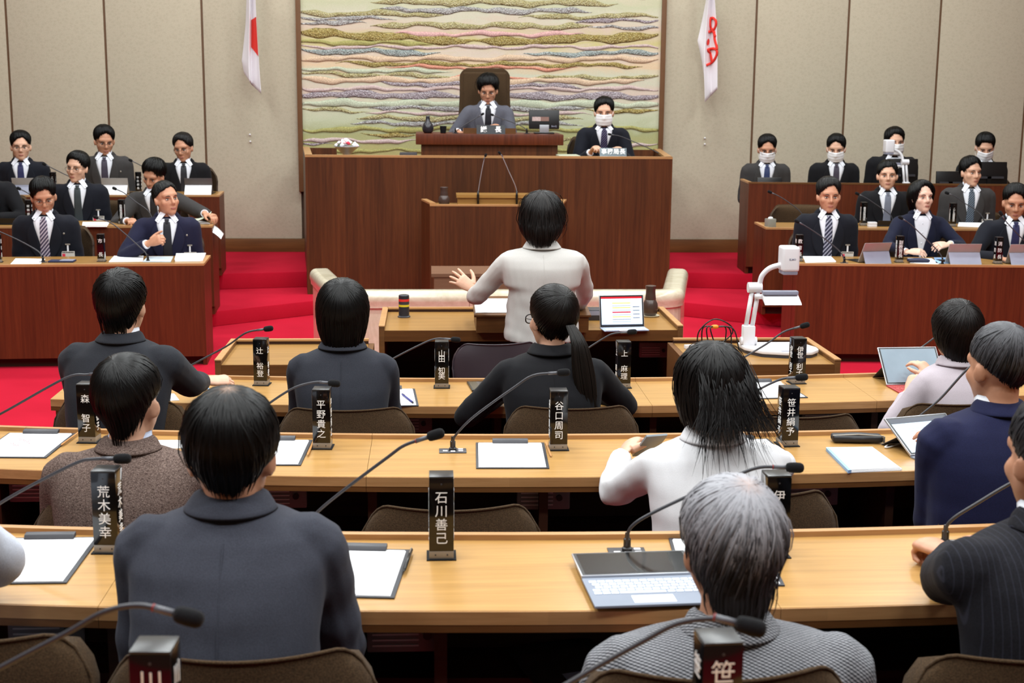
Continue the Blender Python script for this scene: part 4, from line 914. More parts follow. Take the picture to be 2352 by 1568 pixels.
person('man in brown tweed jacket at the left of the second row', P(292, 815, 3.82), -0.05, FLR[2], lean=9, suit=TWEED, hair=dict(FULL, crown=(-0.12, -0.45, 0.88), bdrop=0.058), nst=2200, desk=z2, yaw=-12, pitch=3, shirt=SHIRTB, shoulders=1.04, arms={1: dict(wrist=np.array([-1.22, 4.08, 0.74])), -1: dict(wrist=np.array([-1.55, 4.08, 0.74]))}, **NEAR)
person('long-haired woman in a white jacket holding a phone in the second row', P(1640, 793, 3.78, 1.0), 0.03, FLR[2], lean=16, female=True, scale=1.03, pitch=12, yaw=8, roll=-4, suit=IVORY, hair=dict(front=70, side=84, back=86, fdrop=0.02, sdrop=0.115, bdrop=0.085, thick=0.018, sidethick=0.013, taper=0.1, flare=0.008, faceang=40, messy=2.2, crown=(0.0, -0.35, 0.9), extra=locks), hcol='#0d0a0a', nst=2200, desk=z2, shirt=None, boxy=True, shoulders=1.08, wrinkle=0.008, pants=DARKT,
       arms={-1: dict(wrist=onz(1428, 1045, z2+0.05), pole=(-0.55, -0.5, -0.6), hdir=(0.35, 0.6, 0.12), up=(-0.5, 0.1, 0.8), pose=dict(curl=34, spread=3, thumb=48), hvox=0.0032), 1: dict(wrist=onz(1760, 1040, z2+0.04), pole=(0.9, -0.5, -0.4))}, **NEAR)
person('man in navy suit with cropped greying hair at the right of the second row', P(2300, 738, 3.86, 1.0), 0.2, FLR[2], lean=6, suit=NAVYS, hair=dict(SHORT, thick=0.016, sidethick=0.007, back=111, side=94, sdrop=0.0, bdrop=0.008, inward=0.004, messy=1.0, taper=0.95, edge=2, wavy=1.0), hcol='#121214', hcol2='#4c4c50', nst=2800, desk=z2, yaw=10, pitch=6, sk=SK_A, shoulders=1.2, hipx=0.03,
       arms={-1: dict(wrist=onz(2165, 1062, z2+0.05), pole=(-0.5, -0.6, -0.8))}, **NEAR)
person('man in slate suit leaning forward in the third row, back to the camera', P(527, 897, 2.72), 0.0, FLR[3], lean=20, nb=0.098, wrinkle=0.009, suit=SLATE, hair=dict(FULL, crown=(0.0, -0.30, 0.95), sdrop=0.02, bdrop=0.036, back=110, messy=1.5, whorl=(0.12, '#9c7a64')), nst=2600, desk=z3, pitch=10, shirt=None, sk=SK_A, shoulders=0.98,
       arms={1: dict(wrist=onz(650, 1300, z3+0.05), pole=(0.35, 0.0, -0.9)), -1: dict(wrist=onz(450, 1300, z3+0.05), pole=(-0.15, 0.1, -1))}, **dict(NEAR, voxel=0.0075))
person('grey-haired man in a houndstooth jacket in the third row', P(1682, 1097, 2.42), 0.0, FLR[3], seat=0.38, lean=2, hipx=0.045, nb=0.145, suit=HOUND, arms={1: dict(wrist=np.array([0.16, 2.62, 0.80])), -1: dict(wrist=np.array([-0.16, 2.62, 0.80]))}, hair=dict(FULL, crown=(0.12, -0.35, 0.93), back=108, side=101, bdrop=0.078, sdrop=0.035, inward=0.012, sidethick=0.017, messy=1.6, thick=0.02, whorl=(0.22, '#a58e86')), hcol='#303034', hcol2='#9c9ca2', nst=4600, desk=z3, yaw=9, pitch=2, sk=SK_A, shirt=None, shoulders=1.24, **dict(NEAR, voxel=0.0075))
person('pinstripe-suited man at the right edge of the third row, fist on desk', P(2432, 897, 2.52), 0.1, FLR[3], lean=8, suit=PIN, hair=dict(SHORT, thick=0.014, back=118, side=97, sdrop=0.03, bdrop=0.05), hcol='#141416', hcol2='#2f2f33', nst=1800, desk=z3, yaw=10, pitch=4, sk=SK_A, shoulders=1.04,
       arms={-1: dict(wrist=onz(2188, 1275, z3+0.045), pole=(-0.9, -0.5, -0.5), pose=dict(curl=62, spread=1, thumb=26, thumb_curl=25), hdir=(-0.15, 0.9, -0.05), hvox=0.0032)}, **NEAR)
person('person in a light blue-grey jacket at the left edge, third row', np.array([-1.645, 2.66, 1.36]), -0.1, FLR[3], lean=10, suit=LBLUE, hair=FULL, nst=500, desk=z3, arms={1: dict(wrist=np.array([-1.66, 2.98, 1.0]), pole=(1.0, 0.3, -0.5))}, pants=DARKT, **NEAR)
person('speaker standing at the podium in a pale grey jacket, left hand raised', P(1245, 450, 7.02, 0.97), 0, 0.0, lean=5, female=True, scale=1.06, standing=True, longcoat=True, boxy=True, pitch=16, yaw=-6, suit=PGREY, hair=dict(BOB, sdrop=0.10, bdrop=0.105, messy=2.2, thick=0.026, flare=0.012), hcol='#14100f', nst=2200, desk=0.74, shirt=None, shoulders=1.14, pants=DARKT, wrinkle=0.004,
       arms={-1: dict(wrist=ony(1092, 668, 7.34), pole=(-0.75, -0.55, -0.8), hdir=(-0.72, 0.30, 0.50), up=(0.15, -0.9, 0.35), pose=dict(curl=10, spread=10, thumb=55), hvox=0.0033), 1: dict(wrist=ony(1330, 712, 7.42), pole=(0.9, -0.5, -0.5))}, **dict(NEAR, voxel=0.0075))

# ---------------- officials facing the members
FAR = dict(voxel=0.013, front=True)
AL, AR = PI+0.12, PI-0.12                      # left bench turns to its left, towards the podium
person('chairman in a mid-grey suit reading on the high-backed chair', P(1121, 172, 13.62, 1.08), PI, 0.68, seat=0.55, lean=8, scale=1.08, pitch=20, yaw=-4, suit=MGREY, hair=dict(SHORT, fdrop=0.0, thick=0.024, messy=2.6, top=0.012), nst=700, tie=T_BK, sk=SK_A, glasses=True, pin=True, desk=1.58,
       arms={1: dict(wrist=ony(1052, 302, 13.42), pose=dict(curl=48), hdir=(-0.6, 0.6, -0.2), pole=(0.6, -0.4, -0.8)), -1: dict(wrist=ony(1150, 300, 13.40), pole=(-0.5, -0.4, -0.9))}, **FAR)
person('masked clerk in a dark navy suit writing at the right of the dais', P(1388, 222, 13.22, 1.08), PI-0.04, 0.68, seat=0.45, lean=10, scale=1.08, pitch=8, yaw=-4, suit=DNAVY, hair=FRINGE, nst=600, tie=T_ST4, mask=True, sk=SK_B, desk=1.335,
       arms={1: dict(wrist=ony(1356, 350, 12.98), pole=(0.45, -0.3, -0.9), pose=dict(curl=55)), -1: dict(wrist=ony(1428, 352, 12.98), pole=(-0.45, -0.3, -0.9))}, **FAR)
person('bespectacled official with a blue tie at the far left of the rear left bench', P(46, 303, 13.22), AL, T2, lean=4, scale=1.05, yaw=8, pitch=3, suit=DNAVY, hair=SHORT, nst=500, tie=T_NAVY, glasses=True, sk=SK_B, desk=1.02, **FAR)
person('official in a grey suit with heavy dark hair on the rear left bench', P(238, 290, 13.22), AL, T2, lean=4, scale=1.06, yaw=16, pitch=16, suit=GREYS, hair=dict(FRINGE, thick=0.026), nst=500, tie=T_PURP, glasses=True, pin=True, sk=SK_A, desk=1.02, **FAR)
person('official in black suit at the inner end of the rear left bench', P(420, 306, 13.25), AL, T2, lean=5, scale=1.04, yaw=-16, pitch=13, roll=4, suit=BLACKS, hair=dict(FRINGE, fdrop=0.015), hcol='#1a1716', nst=500, tie=T_DARK, glasses=True, sk=SK_A, desk=1.02, **FAR)
person('official in dark suit cut by the left edge on the middle left bench', P(-38, 342, 12.02), AL, T1, lean=5, scale=1.04, suit=BLACKS, hair=SHORT, nst=400, tie=T_DARK, sk=SK_B, desk=0.87, arms={-1: dict(wrist=ony(-10, 500, 11.8), pole=(-0.9, -0.2, -0.6))}, **FAR)
person('frowning official with glasses and badge on the middle left bench', P(176, 348, 12.0), AL, T1, lean=4, scale=1.04, yaw=-22, pitch=4, roll=-4, suit=DNAVY, hair=dict(FRINGE, fdrop=0.012), nst=500, tie=T_GRN, glasses=True, badge=True, sk=SK_B, desk=0.87, **FAR)
person('official in grey suit bending over and turning a page on the middle left bench', P(352, 366, 11.9), AL-0.1, T1, lean=12, scale=1.04, yaw=-24, pitch=24, roll=-10, suit=GREYS, hair=dict(SHORT, thick=0.026, messy=2.0), nst=500, tie=T_DARK, sk=SK_A, desk=0.87,
       arms={-1: dict(wrist=ony(470, 490, 11.62), pole=(-0.8, -0.5, -0.5), hdir=(-0.7, 0.6, -0.15), pose=dict(curl=40)), 1: dict(wrist=ony(292, 508, 11.55), pole=(0.8, -0.4, -0.6), pose=dict(curl=55))}, **FAR)
person('official with striped tie and badge looking down on the front left bench', P(98, 410, 10.52), AL, 0.0, lean=6, scale=1.04, yaw=10, pitch=20, roll=4, suit=DNAVY, hair=dict(SHORT, thick=0.026, messy=1.5), nst=600, tie=T_ST1, glasses=True, badge=True, pin=True, sk=SK_A, desk=0.745, **FAR)
person('man in a navy suit looking aside with a raised hand, front left bench', P(380, 415, 10.52), AL+0.05, 0.0, lean=5, scale=1.06, yaw=30, pitch=-4, roll=4, suit=suitc('deep_navy', '#1b1c33'), hair=dict(SHORT, thick=0.012, side=92, sdrop=0.0), hcol='#12100f', nst=600, tie=T_BK, badge=True, pin=True, sk=SK_A, desk=0.745,
       arms={1: dict(wrist=ony(338, 560, 10.22), pole=(0.8, -0.2, -0.7), hdir=(-0.75, 0.35, 0.3), up=(-0.1, 0.8, 0.5), pose=dict(curl=58, spread=1), hvox=0.004)}, **FAR)
person('masked man with glasses and lanyard at the inner end of the rear right bench', P(1763, 311, 13.42), AR, T2, lean=6, scale=1.03, yaw=-2, pitch=14, suit=GREYS, hair=SHORT, nst=400, tie=T_BLUE, mask=True, glasses=True, sk=SK_A, desk=1.03, **FAR)
person('masked man with a long fringe second along the rear right bench', P(1922, 309, 13.42), AR, T2, lean=6, scale=1.05, yaw=-10, pitch=16, suit=BLACKS, hair=dict(FRINGE, fdrop=0.05), nst=400, tie=T_PURP, mask=True, sk=SK_B, desk=1.03, **FAR)
person('masked man half hidden by the rear document camera', P(2056, 294, 13.4), AR, T2, lean=6, scale=1.08, yaw=6, pitch=6, suit=BLACKS, hair=FRINGE, nst=400, tie=None, mask=True, sk=SK_B, desk=1.03, **FAR)
person('masked man bent behind the monitors at the outer end of the rear right bench', P(2264, 306, 13.35), AR, T2, lean=12, scale=1.06, yaw=-4, pitch=24, suit=BLACKS, hair=dict(FRINGE, fdrop=0.01), nst=400, tie=None, mask=True, sk=SK_B, desk=1.03, **FAR)
person('slim official with pale grey tie on the middle right bench', P(2040, 368, 12.0), AR, T1, lean=2, scale=1.03, yaw=-6, pitch=-2, suit=BLACKS, hair=dict(SHORT, front=80, thick=0.02), nst=500, tie=T_GREY, sk=SK_B, desk=0.87, **FAR)
person('official in charcoal suit with diagonal striped tie on the middle right bench', P(2232, 360, 12.0), AR, T1, lean=2, scale=1.04, yaw=18, pitch=2, suit=GREYS, hair=dict(SHORT, thick=0.022, messy=1.4), nst=500, tie=T_ST3, badge=True, sk=SK_B, desk=0.87, **FAR)
person('official with navy striped tie at the inner end of the front right bench', P(1905, 410, 10.52), AR, 0.0, lean=3, scale=1.04, yaw=4, pitch=2, suit=DNAVY, hair=SHORT, hcol='#151414', nst=600, tie=T_ST2, badge=True, sk=SK_A, desk=0.745, **FAR)
person('woman with a bob in a navy jacket and white blouse on the front right bench', P(2120, 415, 10.52, 0.98), AR+0.05, 0.0, lean=4, female=True, scale=0.99, shoulders=1.08, yaw=12, pitch=-6, suit=suitc('ink_navy', '#171a2e'), hair=dict(BOB, sdrop=0.12, bdrop=0.12, fdrop=0.045, thick=0.026, sidethick=0.028, faceang=38), nst=700, tie=None, sk=SK_C, desk=0.745,
       arms={1: dict(wrist=ony(2082, 578, 10.22), pole=(0.9, -0.2, -0.6), hdir=(-0.95, 0.3, 0.02), up=(0, 0.5, 0.8), pose=dict(curl=22), hvox=0.004), -1: dict(wrist=ony(2182, 560, 10.25), pole=(-0.9, -0.2, -0.6), hdir=(0.9, 0.35, -0.12), up=(0, 0.5, 0.8), pose=dict(curl=26), hvox=0.004)}, **FAR)
person('official in dark suit looking down at the right edge of the front right bench', P(2334, 425, 10.5), AR, 0.0, lean=6, scale=1.06, yaw=-8, pitch=14, suit=DNAVY, hair=dict(SHORT, thick=0.026), nst=500, tie=T_NAVY, sk=SK_A, desk=0.745,
       arms={1: dict(wrist=ony(2298, 592, 10.2), pole=(0.9, -0.3, -0.6), hdir=(-0.3, 0.9, -0.1), pose=dict(curl=50), hvox=0.004)}, **FAR)
# ------------------------------------------------------------------ chairs in place
def CH(label, u, v, y, row, rz=0.0, **k):
    p = ony(u, v, y); return seat_chair(label, p[0], y, rz, p[2], FLR[row], group='brown chairs of the member rows', **k)
CH('brown chair of the charcoal-suited man, far left of the first row', 258, 926, 4.98, 1, nrow(-1.7))
CH('brown chair under the woman with the black bob', 792, 944, 4.98, 1)
CH('brown chair under the woman with the ponytail', 1318, 940, 4.98, 1)
CH('empty brown chair behind the pencil case, first row', 1850, 960, 5.02, 1, 0.05)
CH('brown chair of the woman in lavender grey', 2230, 930, 5.05, 1, 0.15)
CH('brown chair under the man in tweed', 262, 1164, 3.66, 2, -0.08)
CH('empty brown chair at the middle of the second row', 1037, 1174, 3.68, 2)
CH('brown chair of the woman in the white jacket', 1742, 1142, 3.66, 2, 0.03)
CH('brown chair of the man in navy', 2380, 1150, 3.66, 2, 0.12)
CH('brown chair under the man in slate, at the bottom left', 540, 1522, 2.36, 3)
CH('brown chair of the grey-haired man, at the bottom right', 1668, 1566, 2.20, 3)
CH('brown chair of the pinstriped man', 2440, 1520, 2.3, 3, 0.1)
CH('brown chair at the bottom left corner', -150, 1480, 2.38, 3, -0.1)
p = ony(1150, 792, 6.55)
cc = seat_chair('dark leather chair pushed aside behind the standing speaker', p[0], 6.55, 0.15, p[2], 0, w=0.46, backh=0.36, mat=CHAIRL)
# high chair of the chairman
t = thing('high_back_chair', (0.0, 13.98, 0.68), PI, 'tall brown high-backed chair with headrest behind the chairman', 'chair')
def hb(u, v): a = (u-0.5)*2; return (a*(0.295-0.045*min(1, v*1.3))*(1-0.10*max(0, (v-0.93)/0.07)**2), -0.06*a*a*0-0.0+0.04*a*a, 0.4+1.12*v-0.03*max(0, (abs(a)-0.8)/0.2)**2*(v > 0.95))
obj('backrest', MB().slab(hb, 13, 18, (0, 0.09, 0)), CHAIRF, t, bevel=0.02)
obj('headrest', MB().box(-0.22, 0.22, 0.085, 0.13, 1.12, 1.48), CHAIRF, t, bevel=0.035, seg=4)
obj('seat', B(-0.29, 0.29, 0.05, 0.6, 0.44, 0.56), CHAIRF, t, bevel=0.03)
obj('pedestal', MB().lathe([(0.28, 0), (0.28, 0.03), (0.05, 0.06), (0.04, 0.44)], 20, (0, 0.3, 0)), BLKM, t, smooth=True, auto=40)
for s in (-1, 1): obj('armrest', B(s*0.30-0.03, s*0.30+0.03, 0.1, 0.5, 0.44, 0.72), CHAIRF, t, bevel=0.02)
def FCH(label, x, y, top, floor, rz, w=0.5): return seat_chair(label, x, y, rz, top, floor, w=w, group='brown chairs of the officials')
def fch(label, u, v, y, floor, rz, w=0.5): p = ony(u, v, y); return FCH(label, p[0], y, p[2], floor, rz, w)
fch('brown chair behind the masked clerk on the dais', 1352, 314, 13.55, 0.68, PI, 0.44)
fch('brown chair of the blue-tied official, rear left bench', 42, 392, 13.55, T2, AL); fch('brown chair of the heavy-haired official, rear left bench', 232, 394, 13.55, T2, AL); fch('brown chair of the black-suited official, rear left bench', 440, 384, 13.5, T2, AL)
fch('brown chair at the left edge, middle left bench', 8, 448, 12.32, T1, AL); fch('brown chair of the frowning official, middle left bench', 232, 460, 12.32, T1, AL); fch('brown chair of the page-turning official, middle left bench', 372, 470, 12.3, T1, AL)
fch('brown chair of the official looking down, front left bench', 142, 518, 10.85, 0, AL); fch('brown chair of the raised-hand man, front left bench', 395, 524, 10.85, 0, AL)
fch('empty brown chair at the inner end of the middle right bench', 1832, 470, 12.3, T1, AR, 0.53); fch('brown chair of the slim official, middle right bench', 2018, 478, 12.3, T1, AR); fch('brown chair of the charcoal-suited official, middle right bench', 2240, 486, 12.3, T1, AR)
fch('brown chair of the official in the navy striped tie', 1880, 524, 10.85, 0, AR); fch('brown chair of the woman in the navy jacket', 2105, 528, 10.85, 0, AR); fch('brown chair of the official at the right edge', 2300, 530, 10.85, 0, AR)
for i, (u, nm) in enumerate(((1763, 'lanyard'), (1922, 'fringe'), (2056, 'document camera'), (2264, 'monitors'))): fch('brown chair of the masked man %s, rear right bench' % {'lanyard': 'with the lanyard', 'fringe': 'with the long fringe', 'document camera': 'behind the document camera', 'monitors': 'behind the monitors'}[nm], u, 408, 13.78, T2, AR)

# ------------------------------------------------------------------ name pillars
def put_text(me, parent, loc, rot): o = link('lettering', me, parent, loc, rot); return o
def pillar(label, u, v, z, chars, yoff=None, rz=0.0, w=0.058, h=0.203, size=None, base=True, y=None, first=None):
    p = onz(u, v, z) if y is None else ony(u, v, y)
    t = thing('name_pillar', (p[0], p[1]+w/2, z), rz, label, 'nameplate', 'black name pillars on the desks'); b = w/2
    bh = 0.022 if base else 0.004
    obj('foot_plate', B(-b-0.006, b+0.006, -b-0.006, b+0.006, 0, 0.003), BLKM, t)
    if base:
        o = obj('steel_base', B(-b, b, -b, b, 0.003, bh), STEEL, t, bevel=0.001)
        for s in (-1, 1): obj('screw', MB().tube([(s*0.014, -b-0.0012, 0.013), (s*0.014, -b, 0.013)], 0.002, 8), DGREY, o)
    pl = obj('pillar_block', B(-b, b, -b, b, bh, h-0.004), PLATE, t, bevel=0.0012); obj('top_cap', B(-b+0.0005, b-0.0005, -b+0.0005, b-0.0005, h-0.004, h), PLATETOP, t, bevel=0.001)
    obj('rivet', MB().tube([(0, -b-0.0008, h-0.018), (0, -b, h-0.018)], 0.0022, 8), DGREY, pl)
    n = len(chars); size = size or 0.031
    z0, z1_ = first or h*0.745, h*0.255
    for k, ch in enumerate(chars):
        if ch == ' ': continue
        zz = z0+(z1_-z0)*(k/(n-1) if n > 1 else 0)
        me = text_mesh(ch, size, INK)
        put_text(me, pl, (0, -b-0.0007, zz), (PI/2, 0, 0)); put_text(me, pl, (b+0.0007, 0, zz), (PI/2, 0, PI/2)); put_text(me, pl, (-b-0.0007, 0, zz), (PI/2, 0, -PI/2))
    return t
pillar('black name pillar beside the hand of the charcoal-suited man, first row', 600, 886, z1, '辻 裕登', rz=-0.10)
pillar('black name pillar between the bob-haired woman and the ponytail, first row', 1015, 892, z1, '山田 知美', rz=-0.03)
pillar('black name pillar right of the ponytailed woman, by the mouse', 1432, 892, z1, '上 麻理', rz=0.04)
pillar('black name pillar in front of the document camera, first row', 1833, 882, z1, '伊世 利子', rz=0.10)
pillar('black name pillar beside the head of the tweed man, second row', 202, 1018, z2, '森 智子', rz=-0.09)
pillar('black name pillar above the left clipboard corner, second row centre', 740, 1032, z2, '平野貴之', rz=-0.06)
pillar('black name pillar right of the middle clipboard, second row', 1283, 1035, z2, '谷口周司', rz=0.0)
pillar('black name pillar at the white-jacketed shoulder, second row', 1812, 1026, z2, '笹井絹予', rz=0.08)
pillar('black name pillar left of the slate-suited man, third row', 246, 1272, z3, '荒木美幸', rz=-0.06)
pillar('black name pillar at the middle of the third row', 1014, 1286, z3, '石川善己', rz=0.0)
pillar('black name pillar half hidden by the grey-haired man', 1782, 1282, z3, '伊藤', rz=0.04, h=0.203)
pillar('nearest black name pillar at the bottom left', 345, 1490, ROWZ[4], '川 ', rz=-0.05, y=1.86, h=0.214, w=0.06, size=0.038, first=0.166)
pillar('nearest black name pillar at the bottom right', 1660, 1490, ROWZ[4], '笹 ', rz=0.06, y=1.86, h=0.214, w=0.06, size=0.038, first=0.166)
FS = dict(w=0.05, h=0.2, base=True, size=0.034)
pillar('black title pillar between the two front left officials', 232, 601, 0.745, '市長', **FS); pillar('black title pillar at the left edge, front left bench', -6, 603, 0.745, '副市長', rz=0.15, **FS)
FS2 = dict(FS, size=0.022)
pillar('black title pillar between two officials, middle left bench', 279, 514, 0.87, '政策推進部長', **FS2); pillar('black title pillar behind the bowed head, middle left bench', 66, 515, 0.87, '総務部長', rz=0.1, **FS2)
pillar('black title pillar beside the first tablet, rear left bench', 122, 446, 1.02, 'こども部長', **FS2); pillar('black title pillar beside the second tablet, rear left bench', 318, 445, 1.02, '市民部長', **FS2)
pillar('black title pillar at the inner end of the front right bench', 1836, 600, 0.745, '教育長', **FS); pillar('black title pillar of the woman in navy, front right bench', 2067, 603, 0.745, '副教育長', **FS); pillar('black title pillar at the right of the front right bench', 2294, 606, 0.745, '消防長', **FS)
pillar('black title pillar beside the slim official, middle right bench', 1984, 518, 0.87, '教育総務部長', **FS2); pillar('black title pillar between the striped ties, middle right bench', 2189, 520, 0.87, 'こども健康部長', **FS2)

# ------------------------------------------------------------------ gooseneck microphones
def gooseneck(label, pts, ys, foam_len=0.042, foam_r=0.0125, ring_=False, plate=None, neck=0.0042, group='gooseneck microphones', base=True, mat=None):
    """pts: photograph points base..tip; ys: depth of base and of tip"""
    n = len(pts); W = [ony(u, v, ys[0]+(ys[1]-ys[0])*(i/(n-1))) for i, (u, v) in enumerate(pts)]
    t = thing('gooseneck_microphone', W[0], 0, label, 'microphone', group)
    sp = smooth_path(W, 6); L = np.array([np.linalg.norm(b-a) for a, b in zip(sp[:-1], sp[1:])]); tip = sp[-1]; d = sp[-1]-sp[-3]; d /= np.linalg.norm(d)
    st = obj('gooseneck', MB().tube(sp, [neck*(1.25 if i < 4 else 1.0) for i in range(len(sp))], 8), mat or DGREY, t, smooth=True, world=True)
    obj('collar_tube', MB().tube([tip-d*0.03, tip+d*0.002], neck*1.25, 10), plain('grey_tube', '#55565c', 0.4), st, smooth=True, world=True)
    if ring_: obj('red_ring', MB().tube([tip-d*0.031, tip-d*0.0285], neck*1.35, 10), plain('dull_red_ring', '#8a2c2c', 0.5), st, smooth=True, world=True)
    m = MB(); m.tube([tip+d*foam_len*k for k in (0, 0.06, 0.2, 0.5, 0.8, 0.94, 1.0)], [foam_r*k for k in (0.45, 0.8, 0.95, 1.02, 0.98, 0.75, 0.35)], 14); obj('foam_windscreen', m, FOAM, t, smooth=True, world=True)
    if base:
        p = W[0]; obj('socket', MB().lathe([(0.0125, 0), (0.0125, 0.012), (0.009, 0.014), (0.009, 0.034), (0.006, 0.037), (0.0055, 0.05)], 14), BLK, t, smooth=True, auto=40)
        if plate:
            o = obj('switch_plate', B(-0.045, 0.045, -0.028, 0.028, 0, 0.003), DGREY, t, bevel=0.001)
            for bx, by in ((-0.025, -0.012), (0.0, -0.017), (0.026, -0.012), (0.026, 0.010)): obj('button', B(bx-0.008, bx+0.008, by-0.006, by+0.006, 0.003, 0.006), WHITEP, o, bevel=0.001)
        else: obj('base_disc', MB().lathe([(0.03, 0), (0.03, 0.003), (0.016, 0.005)], 18), DGREY, t, smooth=True, auto=40)
    return t
def row_mic(label, base_px, pts, row, dy=-0.06, plate=True, **k):
    b = onz(*base_px, ROWZ[row]); return gooseneck(label, [base_px]+pts, (b[1], b[1]+dy), plate=plate, **k)
row_mic('black microphone arching over the red carpet, first row left', (420, 868), [(424, 850), (440, 838), (520, 795), (565, 764), (606, 756)], 1)
row_mic('black microphone in front of the bob-haired woman', (872, 868), [(876, 846), (895, 828), (960, 794), (1000, 778), (1036, 779)], 1)
row_mic('black microphone right of the ponytailed woman', (1318, 868), [(1322, 836), (1340, 808), (1388, 776), (1410, 766), (1441, 763)], 1)
row_mic('black microphone leaning past the document camera', (1668, 870), [(1670, 850), (1690, 832), (1760, 790), (1800, 762), (1838, 750)], 1)
row_mic('black microphone rising behind the red-keyed tablet', (2062, 860), [(2064, 838), (2080, 822), (2120, 795), (2180, 752), (2215, 745)], 1)
row_mic('black microphone from the left edge over the carpet, second row', (-60, 990), [(-52, 972), (-30, 966), (20, 940), (150, 868), (200, 860), (224, 858)], 2)
row_mic('black microphone across the back of the bob-haired woman', (578, 1000), [(582, 965), (600, 940), (668, 894), (720, 878), (754, 879)], 2)
row_mic('black microphone on its switch plate at the centre of the second row', (1040, 1036), [(1041, 1012), (1050, 995), (1090, 955), (1180, 890), (1225, 862), (1280, 856)], 2)
row_mic('black microphone over the first-row clipboard, second row right', (1650, 1012), [(1655, 975), (1672, 945), (1730, 902), (1790, 872), (1827, 867)], 2)
row_mic('black microphone rising in front of the navy-suited man', (2090, 992), [(2095, 972), (2110, 957), (2160, 915), (2225, 845), (2262, 832)], 2)
row_mic('black microphone over the tweed jacket, third row left', (-90, 1240), [(-80, 1215), (-40, 1182), (40, 1132), (170, 1065), (215, 1054), (262, 1053)], 3, ring_=False)
row_mic('black microphone with thick foam left of the centre pillar, third row', (690, 1250), [(698, 1215), (730, 1175), (790, 1125), (890, 1050), (930, 1022), (982, 1004)], 3, ring_=True)
row_mic('black microphone on its switch plate above the open laptop', (1440, 1268), [(1441, 1235), (1450, 1210), (1490, 1182), (1600, 1130), (1690, 1092), (1745, 1073), (1805, 1073)], 3, ring_=True)
row_mic('black microphone beside the fist of the pinstriped man', (2170, 1250), [(2172, 1215), (2190, 1190), (2240, 1158), (2330, 1105), (2400, 1080)], 3)
row_mic('large blurred black microphone at the bottom left corner', (-330, 1830), [(-300, 1740), (-200, 1650), (-30, 1550), (150, 1455), (240, 1405), (320, 1390), (400, 1408)], 4, ring_=True)
row_mic('large blurred black microphone before the houndstooth jacket', (1130, 1840), [(1150, 1730), (1200, 1640), (1330, 1555), (1480, 1470), (1560, 1430), (1640, 1420), (1690, 1430)], 4, ring_=True)
def far_mic(label, pts, y0, y1, **k): return gooseneck(label, pts, (y0, y1), foam_len=0.04, foam_r=0.0125, neck=0.0042, **k)
def bm(label, z, pts, dy=0.06, **k): b = onz(*pts[0], z); return far_mic(label, pts, b[1], b[1]+dy, **k)
bm('thin microphone before the raised-hand man', 0.745, [(340, 600), (336, 583), (322, 568), (285, 535), (255, 512), (226, 501)])
bm('thin microphone at the left end of the front left bench', 0.745, [(99, 602), (96, 588), (84, 574), (40, 550), (-10, 528), (-30, 520)])
bm('thin microphone above the raised-hand man, middle left bench', 0.87, [(350, 515), (348, 498), (338, 482), (310, 462), (285, 443), (268, 435)])
bm('thin microphone behind the bowed head, middle left bench', 0.87, [(110, 515), (106, 490), (96, 470), (76, 452), (60, 441), (48, 435)])
bm('thin microphone left of the first title pillar, rear left bench', 1.02, [(190, 446), (184, 424), (170, 411), (140, 396), (120, 386), (106, 379)])
bm('thin microphone right of the heavy-haired official, rear left bench', 1.02, [(356, 446), (350, 412), (340, 392), (325, 381), (312, 374), (304, 370)])
bm('thin microphone over the tissue box, middle right bench', 0.87, [(1850, 520), (1846, 500), (1836, 484), (1812, 465), (1790, 451), (1773, 443)])
bm('thin microphone left of the slim official, middle right bench', 0.87, [(2052, 518), (2048, 498), (2036, 486), (2010, 468), (1990, 455), (1974, 447)])
bm('thin microphone before the charcoal-suited official, middle right bench', 0.87, [(2262, 520), (2258, 500), (2244, 484), (2215, 466), (2196, 452), (2180, 445)])
bm('thin microphone before the navy striped tie, front right bench', 0.745, [(1939, 604), (1936, 588), (1924, 572), (1890, 545), (1855, 522), (1836, 511)])
bm('thin microphone in front of the woman in navy', 0.745, [(2164, 607), (2163, 590), (2152, 574), (2118, 540), (2090, 514), (2074, 503)])
bm('thin microphone at the right end of the front right bench', 0.745, [(2392, 610), (2388, 592), (2376, 576), (2340, 540), (2312, 510), (2302, 495)])
# microphones on the dais, lectern and podium
yl = 11.84
for lb, pts in (('left slim silver-necked microphone on the lectern', [(1098, 468), (1098, 448), (1100, 430), (1106, 395), (1112, 366), (1114, 360)]), ('right slim silver-necked microphone on the lectern', [(1187, 468), (1187, 448), (1184, 428), (1168, 392), (1154, 360), (1150, 354)])):
    g = gooseneck(lb, pts, (yl, yl), 0.030, 0.011, neck=0.0035, mat=SILVER, base=False, group='lectern microphones')
    p0, p1 = ony(*pts[0], yl), ony(*pts[1], yl); obj('black_stem', MB().tube([p0-np.array([0, 0, 0.02]), p1, p1+(p1-p0)*0.5], [0.010, 0.010, 0.007], 10), BLK, g, smooth=True, world=True)
gooseneck('thin microphone left of the chairman', [(1046, 306), (1050, 300), (1062, 290), (1085, 276), (1105, 264)], (13.12, 13.2), 0.034, 0.011, neck=0.004, group='dais microphones')
gooseneck('thin microphone right of the chairman beside the monitor', [(1210, 307), (1209, 299), (1202, 292), (1180, 282), (1155, 273), (1134, 265)], (13.12, 13.2), 0.034, 0.011, neck=0.004, group='dais microphones')
gooseneck('thin microphone reaching to the masked clerk from the right wing', [(1513, 352), (1500, 345), (1478, 335), (1450, 323), (1425, 313), (1404, 309)], (12.95, 12.95), 0.034, 0.011, neck=0.004, base=False, group='dais microphones')
gooseneck('dark microphone curving behind the speaker\'s raised arm', [(1106, 698), (1104, 670), (1105, 648), (1112, 634), (1126, 626)], (7.75, 7.75), 0.034, 0.011, neck=0.0045)
